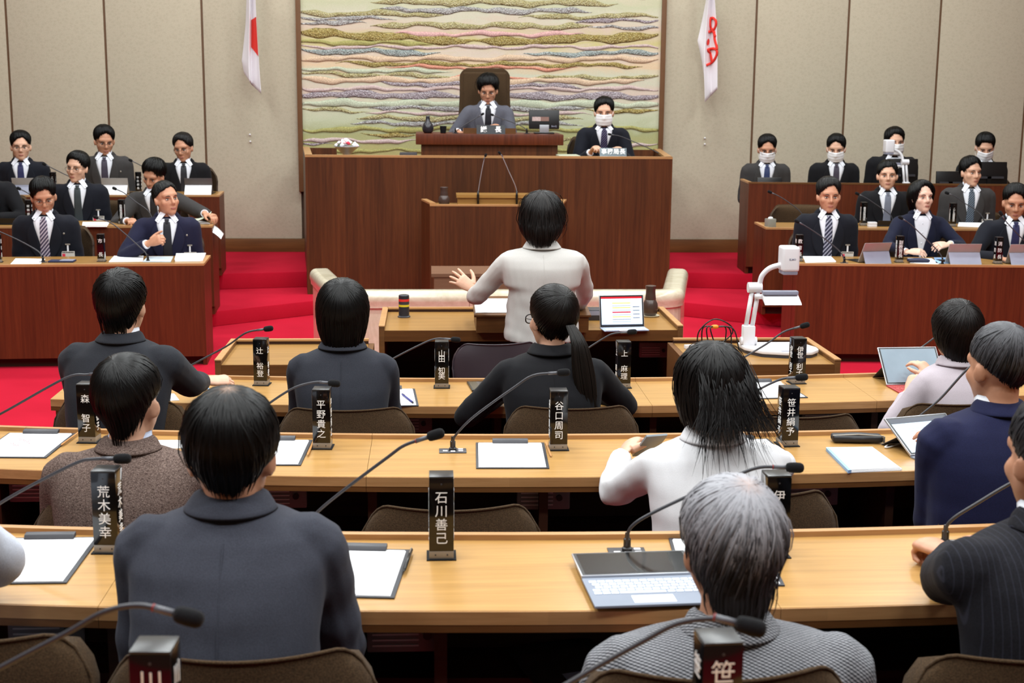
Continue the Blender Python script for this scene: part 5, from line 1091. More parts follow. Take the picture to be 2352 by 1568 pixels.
# ------------------------------------------------------------------ things on the desks
def corner_frame(fl, fr, z):
    a, b = onz(*fl, z), onz(*fr, z); ang = math.atan2(b[1]-a[1], b[0]-a[0]); return a, b, ang
def clipboard(label, z, fr, ang, side=1, pen=None, w=0.232, h=0.318, clip=True):
    """fr: photograph point of the front-right corner (side=1) or front-left (side=-1)"""
    p = onz(*fr, z); t = thing('clipboard', (p[0], p[1], z), ang, label, 'clipboard', 'clipboards on the member desks'); x0, x1 = (-w, 0) if side > 0 else (0, w)
    obj('board', B(x0, x1, 0, h, 0, 0.004), CLIPB, t, bevel=0.0015)
    for k in range(3): obj('paper_sheet', B(x0+0.008+0.001*k, x1-0.010-0.0012*k, 0.006+0.0015*k, h-0.018, 0.004+0.0012*k, 0.0051+0.0012*k), PAPER, t)
    c = (x0+x1)/2; m = obj('clip', MB().hexa([(c-0.06, h-0.03, 0.008), (c+0.06, h-0.03, 0.008), (c+0.06, h-0.002, 0.008), (c-0.06, h-0.002, 0.008)], [(c-0.06, h-0.022, 0.018), (c+0.06, h-0.022, 0.018), (c+0.06, h-0.004, 0.02), (c-0.06, h-0.004, 0.02)]), DGREY, t, bevel=0.002)
    obj('clip_spring', MB().tube([(c-0.05, h-0.004, 0.012), (c+0.05, h-0.004, 0.012)], 0.004, 8), STEEL, m, smooth=True)
    return t
def rod(name, label, a, b, z, r, mat, cat, tipm=None, hex_=False):
    p, q = onz(*a, z+r), onz(*b, z+r); t = thing(name, p, 0, label, cat); d = (q-p)/np.linalg.norm(q-p)
    obj('barrel', MB().tube([p+d*0.012, q], r, 6 if hex_ else 10), mat, t, smooth=not hex_, world=True); obj('tip', MB().tube([p, p+d*0.012], [r*0.25, r], 8), tipm or BLK, t, smooth=True, world=True)
    if name == 'pen': obj('pocket_clip', MB().tube([q+np.array([0, 0, r*1.2]), q-d*0.04+np.array([0, 0, r*1.5])], r*0.3, 6), STEEL, t, world=True)
    return t
def sheet(label, pts, z, mat=PAPER, th=0.003, name='paper_sheet', cat='paper', n=1):
    P_ = [onz(u, v, z) for u, v in pts]; t = thing(name, P_[0], 0, label, cat)
    for k in range(n):
        d = 0.002*k; o = obj('page', MB().prism([(q[0]-P_[0][0]+d*random.uniform(-1, 1), q[1]-P_[0][1]+d) for q in P_], th*k/n+0.0002, th*(k+1)/n), mat, t)
    return t
clipboard('clipboard with blank paper at the left edge of the third row', z3, (153, 1341), 0.0)
clipboard('clipboard with blank paper beside the slate-suited man', z3, (906, 1376), -0.10)
clipboard('clipboard mostly hidden behind the grey-haired man', z3, (1803, 1347), -0.08)
clipboard('clipboard with scribbles at the left edge of the second row', z2, (106, 1053), -0.055)
clipboard('clipboard partly behind the slate-suited man\'s head, second row', z2, (691, 1070), -0.034)
clipboard('clipboard with blank paper at the middle of the second row', z2, (1262, 1077), -0.03)
clipboard('clipboard beside the white-jacketed arm, second row', z2, (1832, 1066), 0.06)
clipboard('clipboard under the arm of the bob-haired woman', z1, (962, 933), 0.06)
clipboard('clipboard with blank paper behind the second-row microphone, first row right', z1, (1856, 914), 0.09)
rod('pen', 'black pen on the clipboard beside the slate-suited man', (927, 1312), (945, 1262), z3+0.006, 0.0042, BLK, 'pen')
rod('pen', 'blue pen on the first-row clipboard', (950, 925), (924, 905), z1+0.008, 0.004, PURPLE, 'pen')
rod('pencil', 'pencil beside the middle clipboard of the second row', (1266, 1048), (1254, 1016), z2, 0.0038, PENCIL, 'pencil', PENCIL, True)
rod('pencil', 'pencil along the clipboard at the left edge of the second row', (140, 1022), (180, 993), z2+0.004, 0.0036, PENCIL, 'pencil', PENCIL, True)
rod('pencil', 'pencil on the clipboard by the front name pillar', (706, 1045), (720, 1014), z2+0.004, 0.0036, PENCIL, 'pencil', PENCIL, True)
rod('pencil', 'pencil on the clipboard behind the second-row microphone', (1818, 894), (1796, 878), z1+0.004, 0.0036, PENCIL, 'pencil', PENCIL, True)
rod('pencil', 'pencil by the hand of the charcoal-suited man', (470, 890), (484, 874), z1, 0.0036, PENCIL, 'pencil', PENCIL, True)
rod('pencil', 'pencil beside the white-jacketed arm', (1800, 1030), (1788, 1012), z2+0.006, 0.0036, PENCIL, 'pencil', PENCIL, True)
sheet('white paper behind the tweed shoulder, second row', [(352, 1032), (430, 1030), (418, 1012), (352, 1012)], z2)
sheet('pale blue leaflet near the hand of the charcoal-suited man', [(440, 898), (482, 894), (462, 878), (438, 878)], z1, BLUEP)
sheet('white paper beside the elbow of the charcoal-suited man', [(372, 922), (412, 920), (400, 905), (375, 906)], z1)
bk = sheet('white booklet with blue spine on the second row, right', [(1951, 1086), (2071, 1081), (2002, 1033), (1899, 1034)], z2, PAPER, 0.010, 'booklet', 'booklet', 3)
P_ = [onz(u, v, z2) for u, v in ((1948, 1087), (1955, 1086), (1903, 1034), (1897, 1035))]; obj('spine', MB().prism([tuple(q[:2]) for q in P_], z2+0.0002, z2+0.0105), BLUEP, bk, world=True)
sheet('white paper under the pinstriped man\'s third row neighbour', [(1530, 1290), (1620, 1300), (1610, 1248), (1528, 1246)], z3) if False else None
# marks drawn on the scribbled clipboard
p = onz(52, 1022, z2); sc = thing('paper_sheet', (p[0], p[1], z2+0.0078), -0.1, 'note paper with thin red scribbles on the left clipboard', 'paper')
obj('page', B(-0.05, 0.06, -0.06, 0.09, 0, 0.0006), PAPER, sc)
for k in range(5): obj('scribble', MB().tube([(-0.03+0.012*k+0.01*math.sin(j*1.9+k), -0.05+0.02*j, 0.0008) for j in range(6)], 0.0007, 5), ROSE, sc)
# open laptop of the grey-haired man
def laptop(name, label, o, ang, w, d, tilt, z, keym, deckm, scr, body=SILVER, keys=True, standoff=0.0, sh=None, kick=False):
    """o: front-left corner on the desk; tilt: screen angle above the desk behind the hinge"""
    t = thing(name, (o[0], o[1], z), ang, label, 'laptop' if name == 'laptop' else 'tablet'); sh = sh or d
    dk = obj('keyboard_deck', B(0, w, 0, d, 0.0, 0.006), deckm, t, bevel=0.002)
    if keys:
        kw = (w-0.024)/13
        for r_ in range(5):
            n = 13 if r_ < 4 else 8
            for c_ in range(n):
                x = 0.012+c_*kw+(0.004*r_ % 0.012 if r_ < 4 else 0); ww = kw*0.86
                if r_ == 4 and c_ == 3: ww = kw*5.4
                if r_ == 4 and c_ > 3: x += kw*4.6
                y = d-0.022-0.0175*(r_+0); 
                if x+ww > w-0.008: ww = w-0.008-x
                if ww > 0.003: obj('key', B(x, x+ww, y-0.0135, y, 0.006, 0.0072), keym, dk)
        obj('touchpad', B(w*0.33, w*0.67, 0.012, d-0.118, 0.006, 0.0064), WHITEP if deckm is not RED else keym, dk)
    c_, s_ = math.cos(tilt), math.sin(tilt); th = 0.007
    def sp(x, a, b): return (x, d+standoff+a*c_-b*s_, 0.004+a*s_+b*c_)    # a along the screen, b out of its front
    def quad(x0, x1, a0, a1, b0, b1): return MB().hexa([sp(x0, a0, b0), sp(x1, a0, b0), sp(x1, a1, b0), sp(x0, a1, b0)], [sp(x0, a0, b1), sp(x1, a0, b1), sp(x1, a1, b1), sp(x0, a1, b1)])
    sl = obj('screen_body', quad(0, w, 0, sh, 0, th), body, t, bevel=0.0015); obj('bezel', quad(0.003, w-0.003, 0.003, sh-0.003, th, th+0.0004), BLK, sl); g = obj('display', quad(0.010, w-0.010, 0.010, sh-0.010, th+0.0004, th+0.0008), scr, sl)
    if kick:
        a1 = sp(0, sh*0.52, 0); m = MB().hexa([(0.01, a1[1], a1[2]), (w-0.01, a1[1], a1[2]), (w-0.01, a1[1]+0.004, a1[2]), (0.01, a1[1]+0.004, a1[2])], [(0.01, d+standoff+sh*0.95, 0.001), (w-0.01, d+standoff+sh*0.95, 0.001), (w-0.01, d+standoff+sh*0.95+0.004, 0.001), (0.01, d+standoff+sh*0.95+0.004, 0.001)]); obj('kickstand', m, DGREY, t)
    return t, quad, th, sl
def emis(name, c, e):
    t = NT(name); m = t.done(c, 0.2); t.b.inputs['Emission Color'].default_value = lin(c); t.b.inputs['Emission Strength'].default_value = e; return m
GLASSB = plain('black_screen_glass', '#0b0b0c', 0.04, 0.6, 0, 0.5); SCRW = emis('lit_screen_white', '#d3e2f8', 0.45); SCRR = emis('lit_screen_red', '#b8202c', 0.7); SCRY = emis('lit_screen_yellow', '#d8d070', 0.7); SCRG = emis('lit_screen_grey', '#8a93a3', 0.6); SCRD = emis('lit_screen_dark', '#3a3f4a', 0.4); SCRB = emis('lit_screen_blue', '#bfdcf4', 0.8)
KEYS = plain('pale_key_caps', '#ccd4e4', 0.5); DECKB = plain('grey_blue_deck', '#7f8796', 0.6); REDK = plain('red_keyboard_cover', '#9c3030', 0.7); REDC = plain('red_keys', '#b24440', 0.6)
a = onz(1366, 1409, z3); b_ = onz(1560, 1402, z3)
laptop('laptop', 'silver laptop with pale keys lying almost flat before the grey-haired man', a, math.atan2(b_[1]-a[1], b_[0]-a[0]), 0.27, 0.172, math.radians(1), z3+0.0105, KEYS, DECKB, GLASSB, sh=0.145)
a = onz(1388, 762, 0.72); b_ = onz(1497, 760, 0.72)
lp, quad, th, sl = laptop('laptop', 'small laptop showing a spreadsheet on the podium desk', a, math.atan2(b_[1]-a[1], b_[0]-a[0])+0.02, 0.25, 0.105, math.radians(76), 0.72, KEYS, plain('pale_blue_deck', '#a9b8d0', 0.6), SCRW, keys=True, sh=0.178)
obj('title_bar', quad(0.010, 0.240, 0.158, 0.168, th+0.0008, th+0.0011), SCRR, sl); obj('ribbon', quad(0.010, 0.240, 0.145, 0.157, th+0.0008, th+0.0011), SCRB, sl); obj('sidebar', quad(0.012, 0.055, 0.02, 0.143, th+0.0008, th+0.0011), SCRB, sl)
for k in range(9):
    mt = [SCRG, SCRD, SCRY, SCRG, SCRR, SCRG, SCRY, SCRG, SCRY][k]; a0 = 0.03+k*0.0125; obj('table_row', quad(0.072, 0.175, a0, a0+(0.006 if mt in (SCRR, SCRY) else 0.002), th+0.0008, th+0.0011), mt, sl)
for k in range(4): obj('text_line', quad(0.188, 0.225, 0.05+0.02*k, 0.053+0.02*k, th+0.0008, th+0.0011), SCRD, sl)
obj('task_bar', quad(0.010, 0.240, 0.010, 0.016, th+0.0008, th+0.0011), SCRD, sl)
a, b_ = onz(2078, 911, z1), onz(2035, 887, z1); dd = b_-a
tb, quad, th, sl = laptop('tablet', 'tablet with red keyboard cover leaning on its stand, first row right', (a[0], a[1], 0), math.atan2(dd[1], dd[0])-PI/2, 0.27, float(np.hypot(dd[0], dd[1])), math.radians(48), z1, REDC, REDK, plain('blue_grey_glass', '#8a9aa6', 0.12, 0.6), sh=0.19, kick=True, keys=True)
a = onz(2112, 1060, z2)
tb, quad, th, sl = laptop('tablet', 'tablet with lit white page before the navy-suited man', (a[0], a[1], 0), 0.30, 0.25, 0.05, math.radians(30), z2, KEYS, DECKB, SCRB, sh=0.178, keys=False, kick=True)
obj('menu_bar', quad(0.010, 0.24, 0.145, 0.168, th+0.0008, th+0.0011), SCRD, sl)
for k in range(9): obj('text_line', quad(0.06, 0.20, 0.025+0.0115*k, 0.027+0.0115*k, th+0.0008, th+0.0011), SCRG, sl)
# pencil case, cable, mouse, phone, little things
p = onz(1968, 1016, z2); t = thing('pencil_case', (p[0], p[1], z2), -0.08, 'soft black zipped pencil case on the second row', 'pencil case')
V, F, _ = remesh(MB().box(-0.085, 0.085, -0.022, 0.035, 0.004, 0.028).ell((0, 0.006, 0.016), (0.092, 0.032, 0.018)), 0.006, 6); obj('pouch', (V, F), plain('black_leather', '#1b1b1f', 0.5), t, smooth=True)
obj('zip', MB().tube([(-0.085, -0.01, 0.026), (0.0, -0.014, 0.032), (0.088, -0.01, 0.026)], 0.0022, 6), STEEL, t); obj('zip_pull', B(0.086, 0.092, -0.016, -0.008, 0.004, 0.026), STEEL, t, bevel=0.001)
pc = [onz(u, v, z2+0.004) for u, v in ((2080, 1006), (2055, 1014), (2033, 1026), (2045, 1026), (2075, 1016), (2095, 1012))]; tag(obj('charging_cable', MB().tube(smooth_path(pc, 5), 0.0028, 8), WHITEP, smooth=True), 'white looped cable beside the lit tablet', 'cable')
p = onz(1435, 912, z1); t = thing('mouse', (p[0], p[1], z1), 0.1, 'grey computer mouse beside the first-row name pillar', 'mouse'); V, F, _ = remesh(MB().ell((0, 0, 0.008), (0.03, 0.05, 0.022)).box(-0.026, 0.026, -0.045, 0.045, 0, 0.006), 0.004, 5); V[:, 2] = np.maximum(V[:, 2], 0); obj('shell', (V, F), plain('grey_mouse', '#7d8494', 0.35), t, smooth=True); obj('wheel', MB().tube([(-0.003, 0.03, 0.026), (0.003, 0.03, 0.026)], 0.006, 10), BLK, t, smooth=True)
p = onz(1492, 1022, z2+0.075); t = thing('phone', p, 0.25, 'grey smartphone held in the white-sleeved hand', 'phone'); f_ = np.array(Matrix.Rotation(math.radians(-40), 3, 'X')); sl = obj('case', [(np.array(B(-0.036, 0.036, -0.072, 0.072, -0.004, 0.004).v) @ f_.T).tolist(), B(0, 1, 0, 1, 0, 1).f], plain('phone_grey', '#7c858c', 0.3), t, bevel=0.002); obj('screen', [(np.array(B(-0.033, 0.033, -0.068, 0.068, 0.004, 0.0046).v) @ f_.T).tolist(), B(0, 1, 0, 1, 0, 1).f], GLASSB, sl)
p = onz(1112, 892, z1); t = thing('tablet', (p[0], p[1], z1), 0.1, 'black tablet lying left of the ponytailed woman', 'tablet'); o = obj('body', B(-0.06, 0.08, -0.06, 0.12, 0, 0.008), BLK, t, bevel=0.002); obj('display', B(-0.054, 0.074, -0.054, 0.114, 0.008, 0.0085), GLASSB, o)
sheet('white page under the arm of the ponytailed woman', [(1345, 930), (1372, 932), (1362, 905), (1340, 905)], z1)
# papers tucked on the third-row shelf
xs = onz(1275, 1490, z3-0.28); t = thing('paper_stack', (xs[0], yrow(3, xs[0], 0.16), z3-0.264), 0.3, 'loose papers and a dark folder poking out of the third-row shelf', 'papers')
obj('folder', MB().slab(lambda u, v: (-0.06+0.22*u, 0.24-0.36*v, 0.10*(1-v)*0.2-0.10*max(0, v-0.6)), 6, 8, (0, 0, 0.002)), DGREY, t, smooth=True); obj('page', MB().slab(lambda u, v: (0.02+0.2*u, 0.20-0.34*v, 0.012-0.11*max(0, v-0.55)), 6, 8, (0, 0, 0.001)), BLUEP, t, smooth=True)

# ------------------------------------------------------------------ on the podium desk
PZ = 0.72
def flask(name, label, u, v, z, prof, mats, cat, y=None, seg=24):
    p = onz(u, v, z); t = thing(name, (p[0], p[1], z), 0, label, cat)
    for (nm, pr, m) in zip(*[iter(prof)]*3): obj(nm, MB().lathe(pr, seg), m, t, smooth=True, auto=35)
    return t
flask('signal_tower', 'dark signal light cylinder with red and yellow bands on the podium desk', 928, 728, PZ, ['foot', [(0.036, 0), (0.036, 0.006), (0.030, 0.010)], DGREY, 'body', [(0.030, 0.010), (0.030, 0.062)], plain('blue_black_plastic', '#1f2530', 0.4), 'yellow_band', [(0.0305, 0.062), (0.0305, 0.074)], YEL, 'middle_ring', [(0.030, 0.074), (0.030, 0.092)], DGREY, 'red_band', [(0.0305, 0.092), (0.0305, 0.106)], RED, 'top_cap', [(0.030, 0.106), (0.030, 0.125), (0.026, 0.129), (0, 0.129)], plain('blue_black_plastic', '#1f2530', 0.4)], None, 'signal light')
VP = [(0.030, 0.0), (0.038, 0.010), (0.043, 0.035), (0.040, 0.062), (0.030, 0.082), (0.029, 0.083), (0.030, 0.088), (0.027, 0.11), (0.026, 0.135), (0.029, 0.150), (0.029, 0.156), (0.022, 0.158)]
flask('water_carafe', 'brown glazed water carafe on a saucer beside the podium laptop', 1493, 726, PZ, ['saucer', [(0.03, 0), (0.052, 0.003), (0.055, 0.007), (0.05, 0.006)], plain('cream_saucer', '#c4bba0', 0.3), 'carafe', [(r*1.05, z*1.1+0.006) for r, z in VP], BRWN], None, 'carafe')
a, b_ = onz(1094, 764, PZ), onz(1352, 764, PZ)
t = thing('reading_stand', ((a[0]+b_[0])/2, a[1], PZ), 0, 'sloped walnut reading stand on the podium desk before the speaker', 'stand'); hw = (b_[0]-a[0])/2
obj('stand_body', MB().hexa([(-hw, 0, 0), (hw, 0, 0), (hw, 0.4, 0), (-hw, 0.4, 0)], [(-hw, 0, 0.085), (hw, 0, 0.085), (hw, 0.4, 0.125), (-hw, 0.4, 0.125)]), W_EDGE, t)
obj('slope_top', MB().hexa([(-hw-0.012, -0.01, 0.085), (hw+0.012, -0.01, 0.085), (hw+0.012, 0.41, 0.125), (-hw-0.012, 0.41, 0.125)], [(-hw-0.012, -0.01, 0.097), (hw+0.012, -0.01, 0.097), (hw+0.012, 0.41, 0.137), (-hw-0.012, 0.41, 0.137)]), W_EDGE, t, bevel=0.002)
for k, (dx, lb) in enumerate(((-0.20, 'open white notes left of the speaker on the reading stand'), (0.05, 'white notes on the reading stand hidden before the speaker'))):
    q = thing('paper_sheet', ((a[0]+b_[0])/2+dx, a[1]+0.03, PZ+0.1005), 0, lb, 'paper')
    for j in range(2): obj('page', MB().hexa([(-0.105+0.004*j, 0, 0.001+0.002*j), (0.105, 0.004, 0.001+0.002*j), (0.105, 0.30, 0.031+0.002*j), (-0.105, 0.30, 0.031+0.002*j)], [(-0.105+0.004*j, 0, 0.0025+0.002*j), (0.105, 0.004, 0.0025+0.002*j), (0.105, 0.30, 0.0325+0.002*j), (-0.105, 0.30, 0.0325+0.002*j)]), PAPER, q)
a = onz(1352, 736, PZ); t = thing('timer_box', (a[0]+0.04, a[1], PZ), 0, 'grey timer box between the speaker and the laptop', 'timer'); o = obj('case', B(-0.05, 0.05, 0, 0.12, 0, 0.06), DGREY, t, bevel=0.004); obj('face', B(-0.045, 0.045, -0.002, 0.001, 0.03, 0.055), GREYP, o)
# white document camera
def doccam(label, o, rz, sc=1.0, back=False):
    t = thing('document_camera', o, rz, label, 'document camera'); k = sc
    out = [(-0.20, 0.16), (-0.19, 0.05), (-0.12, -0.06), (0.0, -0.10), (0.14, -0.09), (0.195, -0.02), (0.20, 0.05), (0.15, 0.19), (0.1, 0.2), (-0.19, 0.2)]
    out = [tuple(p) for p in fillet([out[-1]]+out+[out[0]], 0.012, 2)[1:-1]]
    sc_ = lambda pts, f: [(p[0]*f*k, p[1]*f*k) for p in pts]
    obj('base_underside', MB().prism(sc_(out, 0.97), 0.0, 0.016*k), DGREY, t); bs = obj('base_plate', MB().prism(sc_(out, 1.0), 0.016*k, 0.034*k), WHITEP, t, bevel=0.005)
    obj('control_strip', B(-0.02*k, 0.12*k, -0.082*k, -0.06*k, 0.034*k, 0.0352*k), GREYP, bs)
    ax, ay = -0.155*k, 0.12*k
    obj('arm_foot', B(ax-0.032*k, ax+0.032*k, ay-0.03*k, ay+0.03*k, 0.03*k, 0.14*k), WHITEP, t, bevel=0.006); obj('foot_hinge', MB().tube([(ax-0.042*k, ay, 0.055*k), (ax+0.046*k, ay, 0.055*k)], 0.022*k, 14), WHITEP, t, smooth=True, auto=40)
    for dx in (-0.016, 0.018): obj('arm_post', MB().tube([(ax+dx*k, ay, 0.12*k), (ax+(dx+0.028)*k, ay, 0.33*k)], 0.0125*k, 10), WHITEP, t, smooth=True)
    obj('elbow_joint', MB().tube([(ax-0.012*k, ay, 0.345*k), (ax+0.062*k, ay, 0.345*k)], 0.028*k, 16), WHITEP, t, smooth=True, auto=40)
    arc = smooth_path([(ax+0.05*k, ay, 0.36*k), (ax+0.06*k, ay-0.01*k, 0.41*k), (ax+0.095*k, ay-0.02*k, 0.45*k), (ax+0.14*k, ay-0.03*k, 0.468*k), (ax+0.16*k, ay-0.035*k, 0.47*k)], 5)
    obj('camera_arm', MB().tube(arc, 0.014*k, 12), WHITEP, t, smooth=True)
    hx = ax+0.195*k; hd_ = obj('camera_head', B(hx-0.046*k, hx+0.046*k, ay-0.085*k, ay+0.025*k, 0.440*k, 0.572*k), WHITEP, t, bevel=0.014, seg=3); obj('lens_ring', B(hx-0.040*k, hx+0.040*k, ay-0.078*k, ay+0.02*k, 0.422*k, 0.4455*k), GREYP, hd_, bevel=0.006)
    put_text(text_mesh('ELMO', 0.014*k, GREYP, 0.0004), hd_, (hx+0.006*k, ay-0.0856*k, 0.505*k), (PI/2, 0, 0)) if not back else None
    lx = ax+0.14*k; lm = obj('lamp_bar', B(lx-0.085*k, lx+0.105*k, ay-0.075*k, ay-0.03*k, 0.315*k, 0.335*k), GREYP, t, bevel=0.004); obj('lamp_diffuser', MB().hexa([(lx-0.085*k, ay-0.12*k, 0.268*k), (lx+0.112*k, ay-0.12*k, 0.268*k), (lx+0.105*k, ay-0.03*k, 0.30*k), (lx-0.085*k, ay-0.03*k, 0.30*k)], [(lx-0.085*k, ay-0.115*k, 0.275*k), (lx+0.112*k, ay-0.115*k, 0.275*k), (lx+0.105*k, ay-0.04*k, 0.325*k), (lx-0.085*k, ay-0.04*k, 0.325*k)]), WHITEP, lm)
    obj('lamp_hinge', MB().tube([(ax+0.02*k, ay-0.02*k, 0.30*k), (ax+0.062*k, ay-0.03*k, 0.30*k)], 0.014*k, 12), WHITEP, lm, smooth=True)
    return t
o = onz(1795, 815, 0.695); doccam('white document camera with curved arm on the right side table', (o[0], o[1], 0.695), 0.0, 0.95)
# cable bundle with orange tie
t = thing('cable_bundle', onz(1640, 795, 0.695), 0, 'black looped cables held by an orange tie on the right side table', 'cables'); y0 = 6.86
tie_ = ony(1642, 750, y0)
for k in range(6):
    e = ony(1612+k*17, 806+6*(k % 2), y0-0.02*(k % 3)); e[2] = 0.70; m = tie_*0.5+e*0.5+np.array([(-0.03 if k < 3 else 0.03), 0, 0.05]); obj('cable', MB().tube(smooth_path([tie_, m, e], 6), 0.0035, 7), BLK, t, smooth=True, world=True)
obj('cable', MB().tube(smooth_path([ony(1601, 800, y0), ony(1606, 760, y0), ony(1640, 733, y0), ony(1675, 745, y0), ony(1682, 765, y0), ony(1655, 790, y0)], 6), 0.0035, 7), BLK, t, smooth=True, world=True)
obj('orange_tie', MB().ell(tie_, (0.022, 0.013, 0.011), 14, 8), ORANGE, t, smooth=True, world=True)
p = onz(1585, 800, 0.695); t = thing('adapter', (p[0], p[1], 0.695), 0.2, 'small white adapter with cable at the corner of the right side table', 'adapter'); obj('block', B(-0.03, 0.03, -0.012, 0.012, 0, 0.02), WHITEP, t, bevel=0.003); obj('lead', MB().tube(smooth_path([(0.03, 0, 0.01), (0.06, 0.02, 0.004), (0.10, -0.03, 0.003), (0.16, -0.02, 0.003)], 5), 0.0025, 7), GREYP, t, smooth=True)

# ------------------------------------------------------------------ lectern and dais things
LZ = LT-0.02
def at(u, y, z): p = ony(u, 400, y); return (p[0], y, z)
t = thing('water_carafe', at(1020, 11.93, LZ), 0, 'dark brown water carafe on the left of the lectern', 'carafe'); obj('carafe', MB().lathe([(r*1.2, z*1.0) for r, z in VP], 24), BRWN, t, smooth=True)
t = thing('drink_can', at(1260, 12.0, LZ), 0, 'small red and black can on the right of the lectern', 'can'); obj('can_body', MB().lathe([(0.028, 0), (0.03, 0.004), (0.03, 0.085)], 18), plain('dark_red_can', '#5e1f22', 0.35), t, smooth=True, auto=40); obj('lid', MB().lathe([(0.032, 0.085), (0.032, 0.10), (0.028, 0.104)], 18), BLK, t, smooth=True, auto=40)
t = thing('small_box', at(1279, 11.9, LZ), 0, 'small grey box at the right end of the lectern', 'box'); o = obj('case', B(-0.03, 0.03, -0.03, 0.03, 0, 0.05), DGREY, t, bevel=0.003); obj('lid', B(-0.031, 0.031, -0.031, 0.031, 0.05, 0.056), GREYP, t)
CZ = 1.58
t = thing('bottle_vase', at(983, 13.2, CZ), 0, 'slim dark bottle vase left of the chairman', 'vase'); obj('vase_body', MB().lathe([(0.035, 0), (0.05, 0.02), (0.056, 0.05), (0.045, 0.085), (0.022, 0.112), (0.018, 0.15), (0.019, 0.162), (0.014, 0.162)], 24), plain('grey_black_glaze', '#26242a', 0.25), t, smooth=True)
t = thing('cup', at(1018, 13.2, CZ), 0, 'small black cup beside the bottle vase', 'cup'); obj('cup_body', MB().lathe([(0.024, 0), (0.026, 0.004), (0.033, 0.068), (0.030, 0.068), (0.024, 0.008), (0, 0.008)], 20), BLKM, t, smooth=True, auto=40)
t = thing('name_board', at(1127, 13.06, CZ), 0, 'black title board reading in white in front of the chairman', 'nameplate'); p0 = obj('board', MB().hexa([(-0.135, -0.005, 0), (0.135, -0.005, 0), (0.135, 0.05, 0), (-0.135, 0.05, 0)], [(-0.135, 0.012, 0.082), (0.135, 0.012, 0.082), (0.135, 0.03, 0.082), (-0.135, 0.03, 0.082)]), plain('slate_board', '#20242a', 0.4), t)
for ch, x in (('議', -0.068), ('長', 0.068)): put_text(text_mesh(ch, 0.062, INK, 0.0012), p0, (x, -0.0003+0.0035, 0.04), (PI/2-0.2, 0, 0))
t = thing('paper_rest', at(1124, 13.22, CZ), 0, 'low wooden rest behind the chairman\'s title board', 'stand'); obj('rest', B(-0.25, 0.25, 0, 0.15, 0, 0.045), W_TOP2, t, bevel=0.003); obj('rest_edge', B(-0.25, 0.25, -0.006, 0.0, 0.0, 0.05), W_EDGE, t)
t = thing('monitor', at(1248, 13.25, CZ), 0.0, 'small black monitor seen from behind at the chairman\'s side', 'monitor'); o = obj('screen_back', MB().hexa([(-0.145, -0.03, 0.045), (0.145, -0.03, 0.045), (0.145, 0.02, 0.045), (-0.145, 0.02, 0.045)], [(-0.145, -0.01, 0.225), (0.145, -0.01, 0.225), (0.145, 0.035, 0.225), (-0.145, 0.035, 0.225)]), BLK, t, bevel=0.008)
for x, m in ((-0.075, MAUVE), (0.005, plain('brown_sticker', '#8a6a60', 0.6))): obj('sticker', B(x-0.04, x+0.04, -0.024, -0.0205, 0.12, 0.16), m, o)
put_text(text_mesh('BenQ', 0.022, GREYP), o, (0.095, -0.0275, 0.072), (PI/2-0.1, 0, 0))
obj('stand_neck', B(-0.045, 0.045, -0.045, -0.03, 0.0, 0.085), SILVER, t, bevel=0.003); obj('stand_foot', B(-0.095, 0.095, -0.07, 0.06, 0, 0.014), BLK, t, bevel=0.004)
# flower bowl
IZ = 1.335
t = thing('flower_bowl', at(797, 12.78, IZ), 0, 'silver pedestal bowl of white and red artificial roses on the dais', 'flower bowl')
obj('bowl', MB().lathe([(0.05, 0), (0.05, 0.006), (0.022, 0.02), (0.022, 0.05), (0.06, 0.085), (0.105, 0.125), (0.128, 0.135), (0.122, 0.137), (0.09, 0.12), (0.0, 0.11)], 28), SILVER, t, smooth=True)
rg = np.random.default_rng(5)
for k in range(34):
    a = rg.uniform(0, 2*PI); r = 0.095*math.sqrt(rg.random()); z = 0.135+0.055*(1-(r/0.1)**2); c = np.array([r*math.cos(a), r*math.sin(a), z]); m = [PAPER, PAPER, plain('blush_rose', '#e8b9bd', 0.8), ROSE, plain('leaf_green', '#3d4a35', 0.7)][int(rg.choice(5, p=[0.42, 0.2, 0.18, 0.1, 0.1]))]
    if k == 0: c = np.array([0.02, -0.075, 0.165]); m = ROSE
    g = MB()
    for j in range(3): g.ell(c+np.array([0, 0, 0.004*j]), (0.022-0.006*j, 0.022-0.006*j, 0.012), 9, 5, rot3(0, 20*math.sin(k+j), 20*math.cos(k*2+j)))
    obj('rose', g, m, t, smooth=True)
t = thing('title_board', at(1408, 12.72, IZ), 0, 'shiny silver-black title board in front of the masked clerk', 'nameplate'); o = obj('board', MB().hexa([(-0.125, 0, 0), (0.125, 0, 0), (0.125, 0.05, 0), (-0.125, 0.05, 0)], [(-0.125, 0.03, 0.135), (0.125, 0.03, 0.135), (0.125, 0.04, 0.135), (-0.125, 0.04, 0.135)]), plain('mirror_black', '#7d8c92', 0.15, 0.8, 0.7), t)
for i, ch in enumerate('事務局長'): put_text(text_mesh(ch, 0.055, INK, 0.001), o, (-0.085+0.057*i, 0.0215, 0.10), (PI/2-0.22, 0, 0))
for k in range(2):
    t = thing('ring_binder', at(1308, 12.8, IZ+0.0305*k), 0.03*k, ['lower pale green ring binder beside the masked clerk', 'upper pale green ring binder beside the masked clerk'][k], 'binder', 'binders on the dais'); o = obj('cover', B(-0.10, 0.10, 0, 0.28, 0, 0.03), plain('pale_green_binder', '#b9bfa8', 0.6), t, bevel=0.003); obj('spine_label', B(-0.02, 0.02, -0.003, 0.002, 0.006, 0.026), DGREY, o)
sheet('flat white sheet on the dais rail right of the clerk', [(1448, 357), (1488, 358), (1485, 354), (1448, 353)], DT-0.0, PAPER, 0.004) if False else None
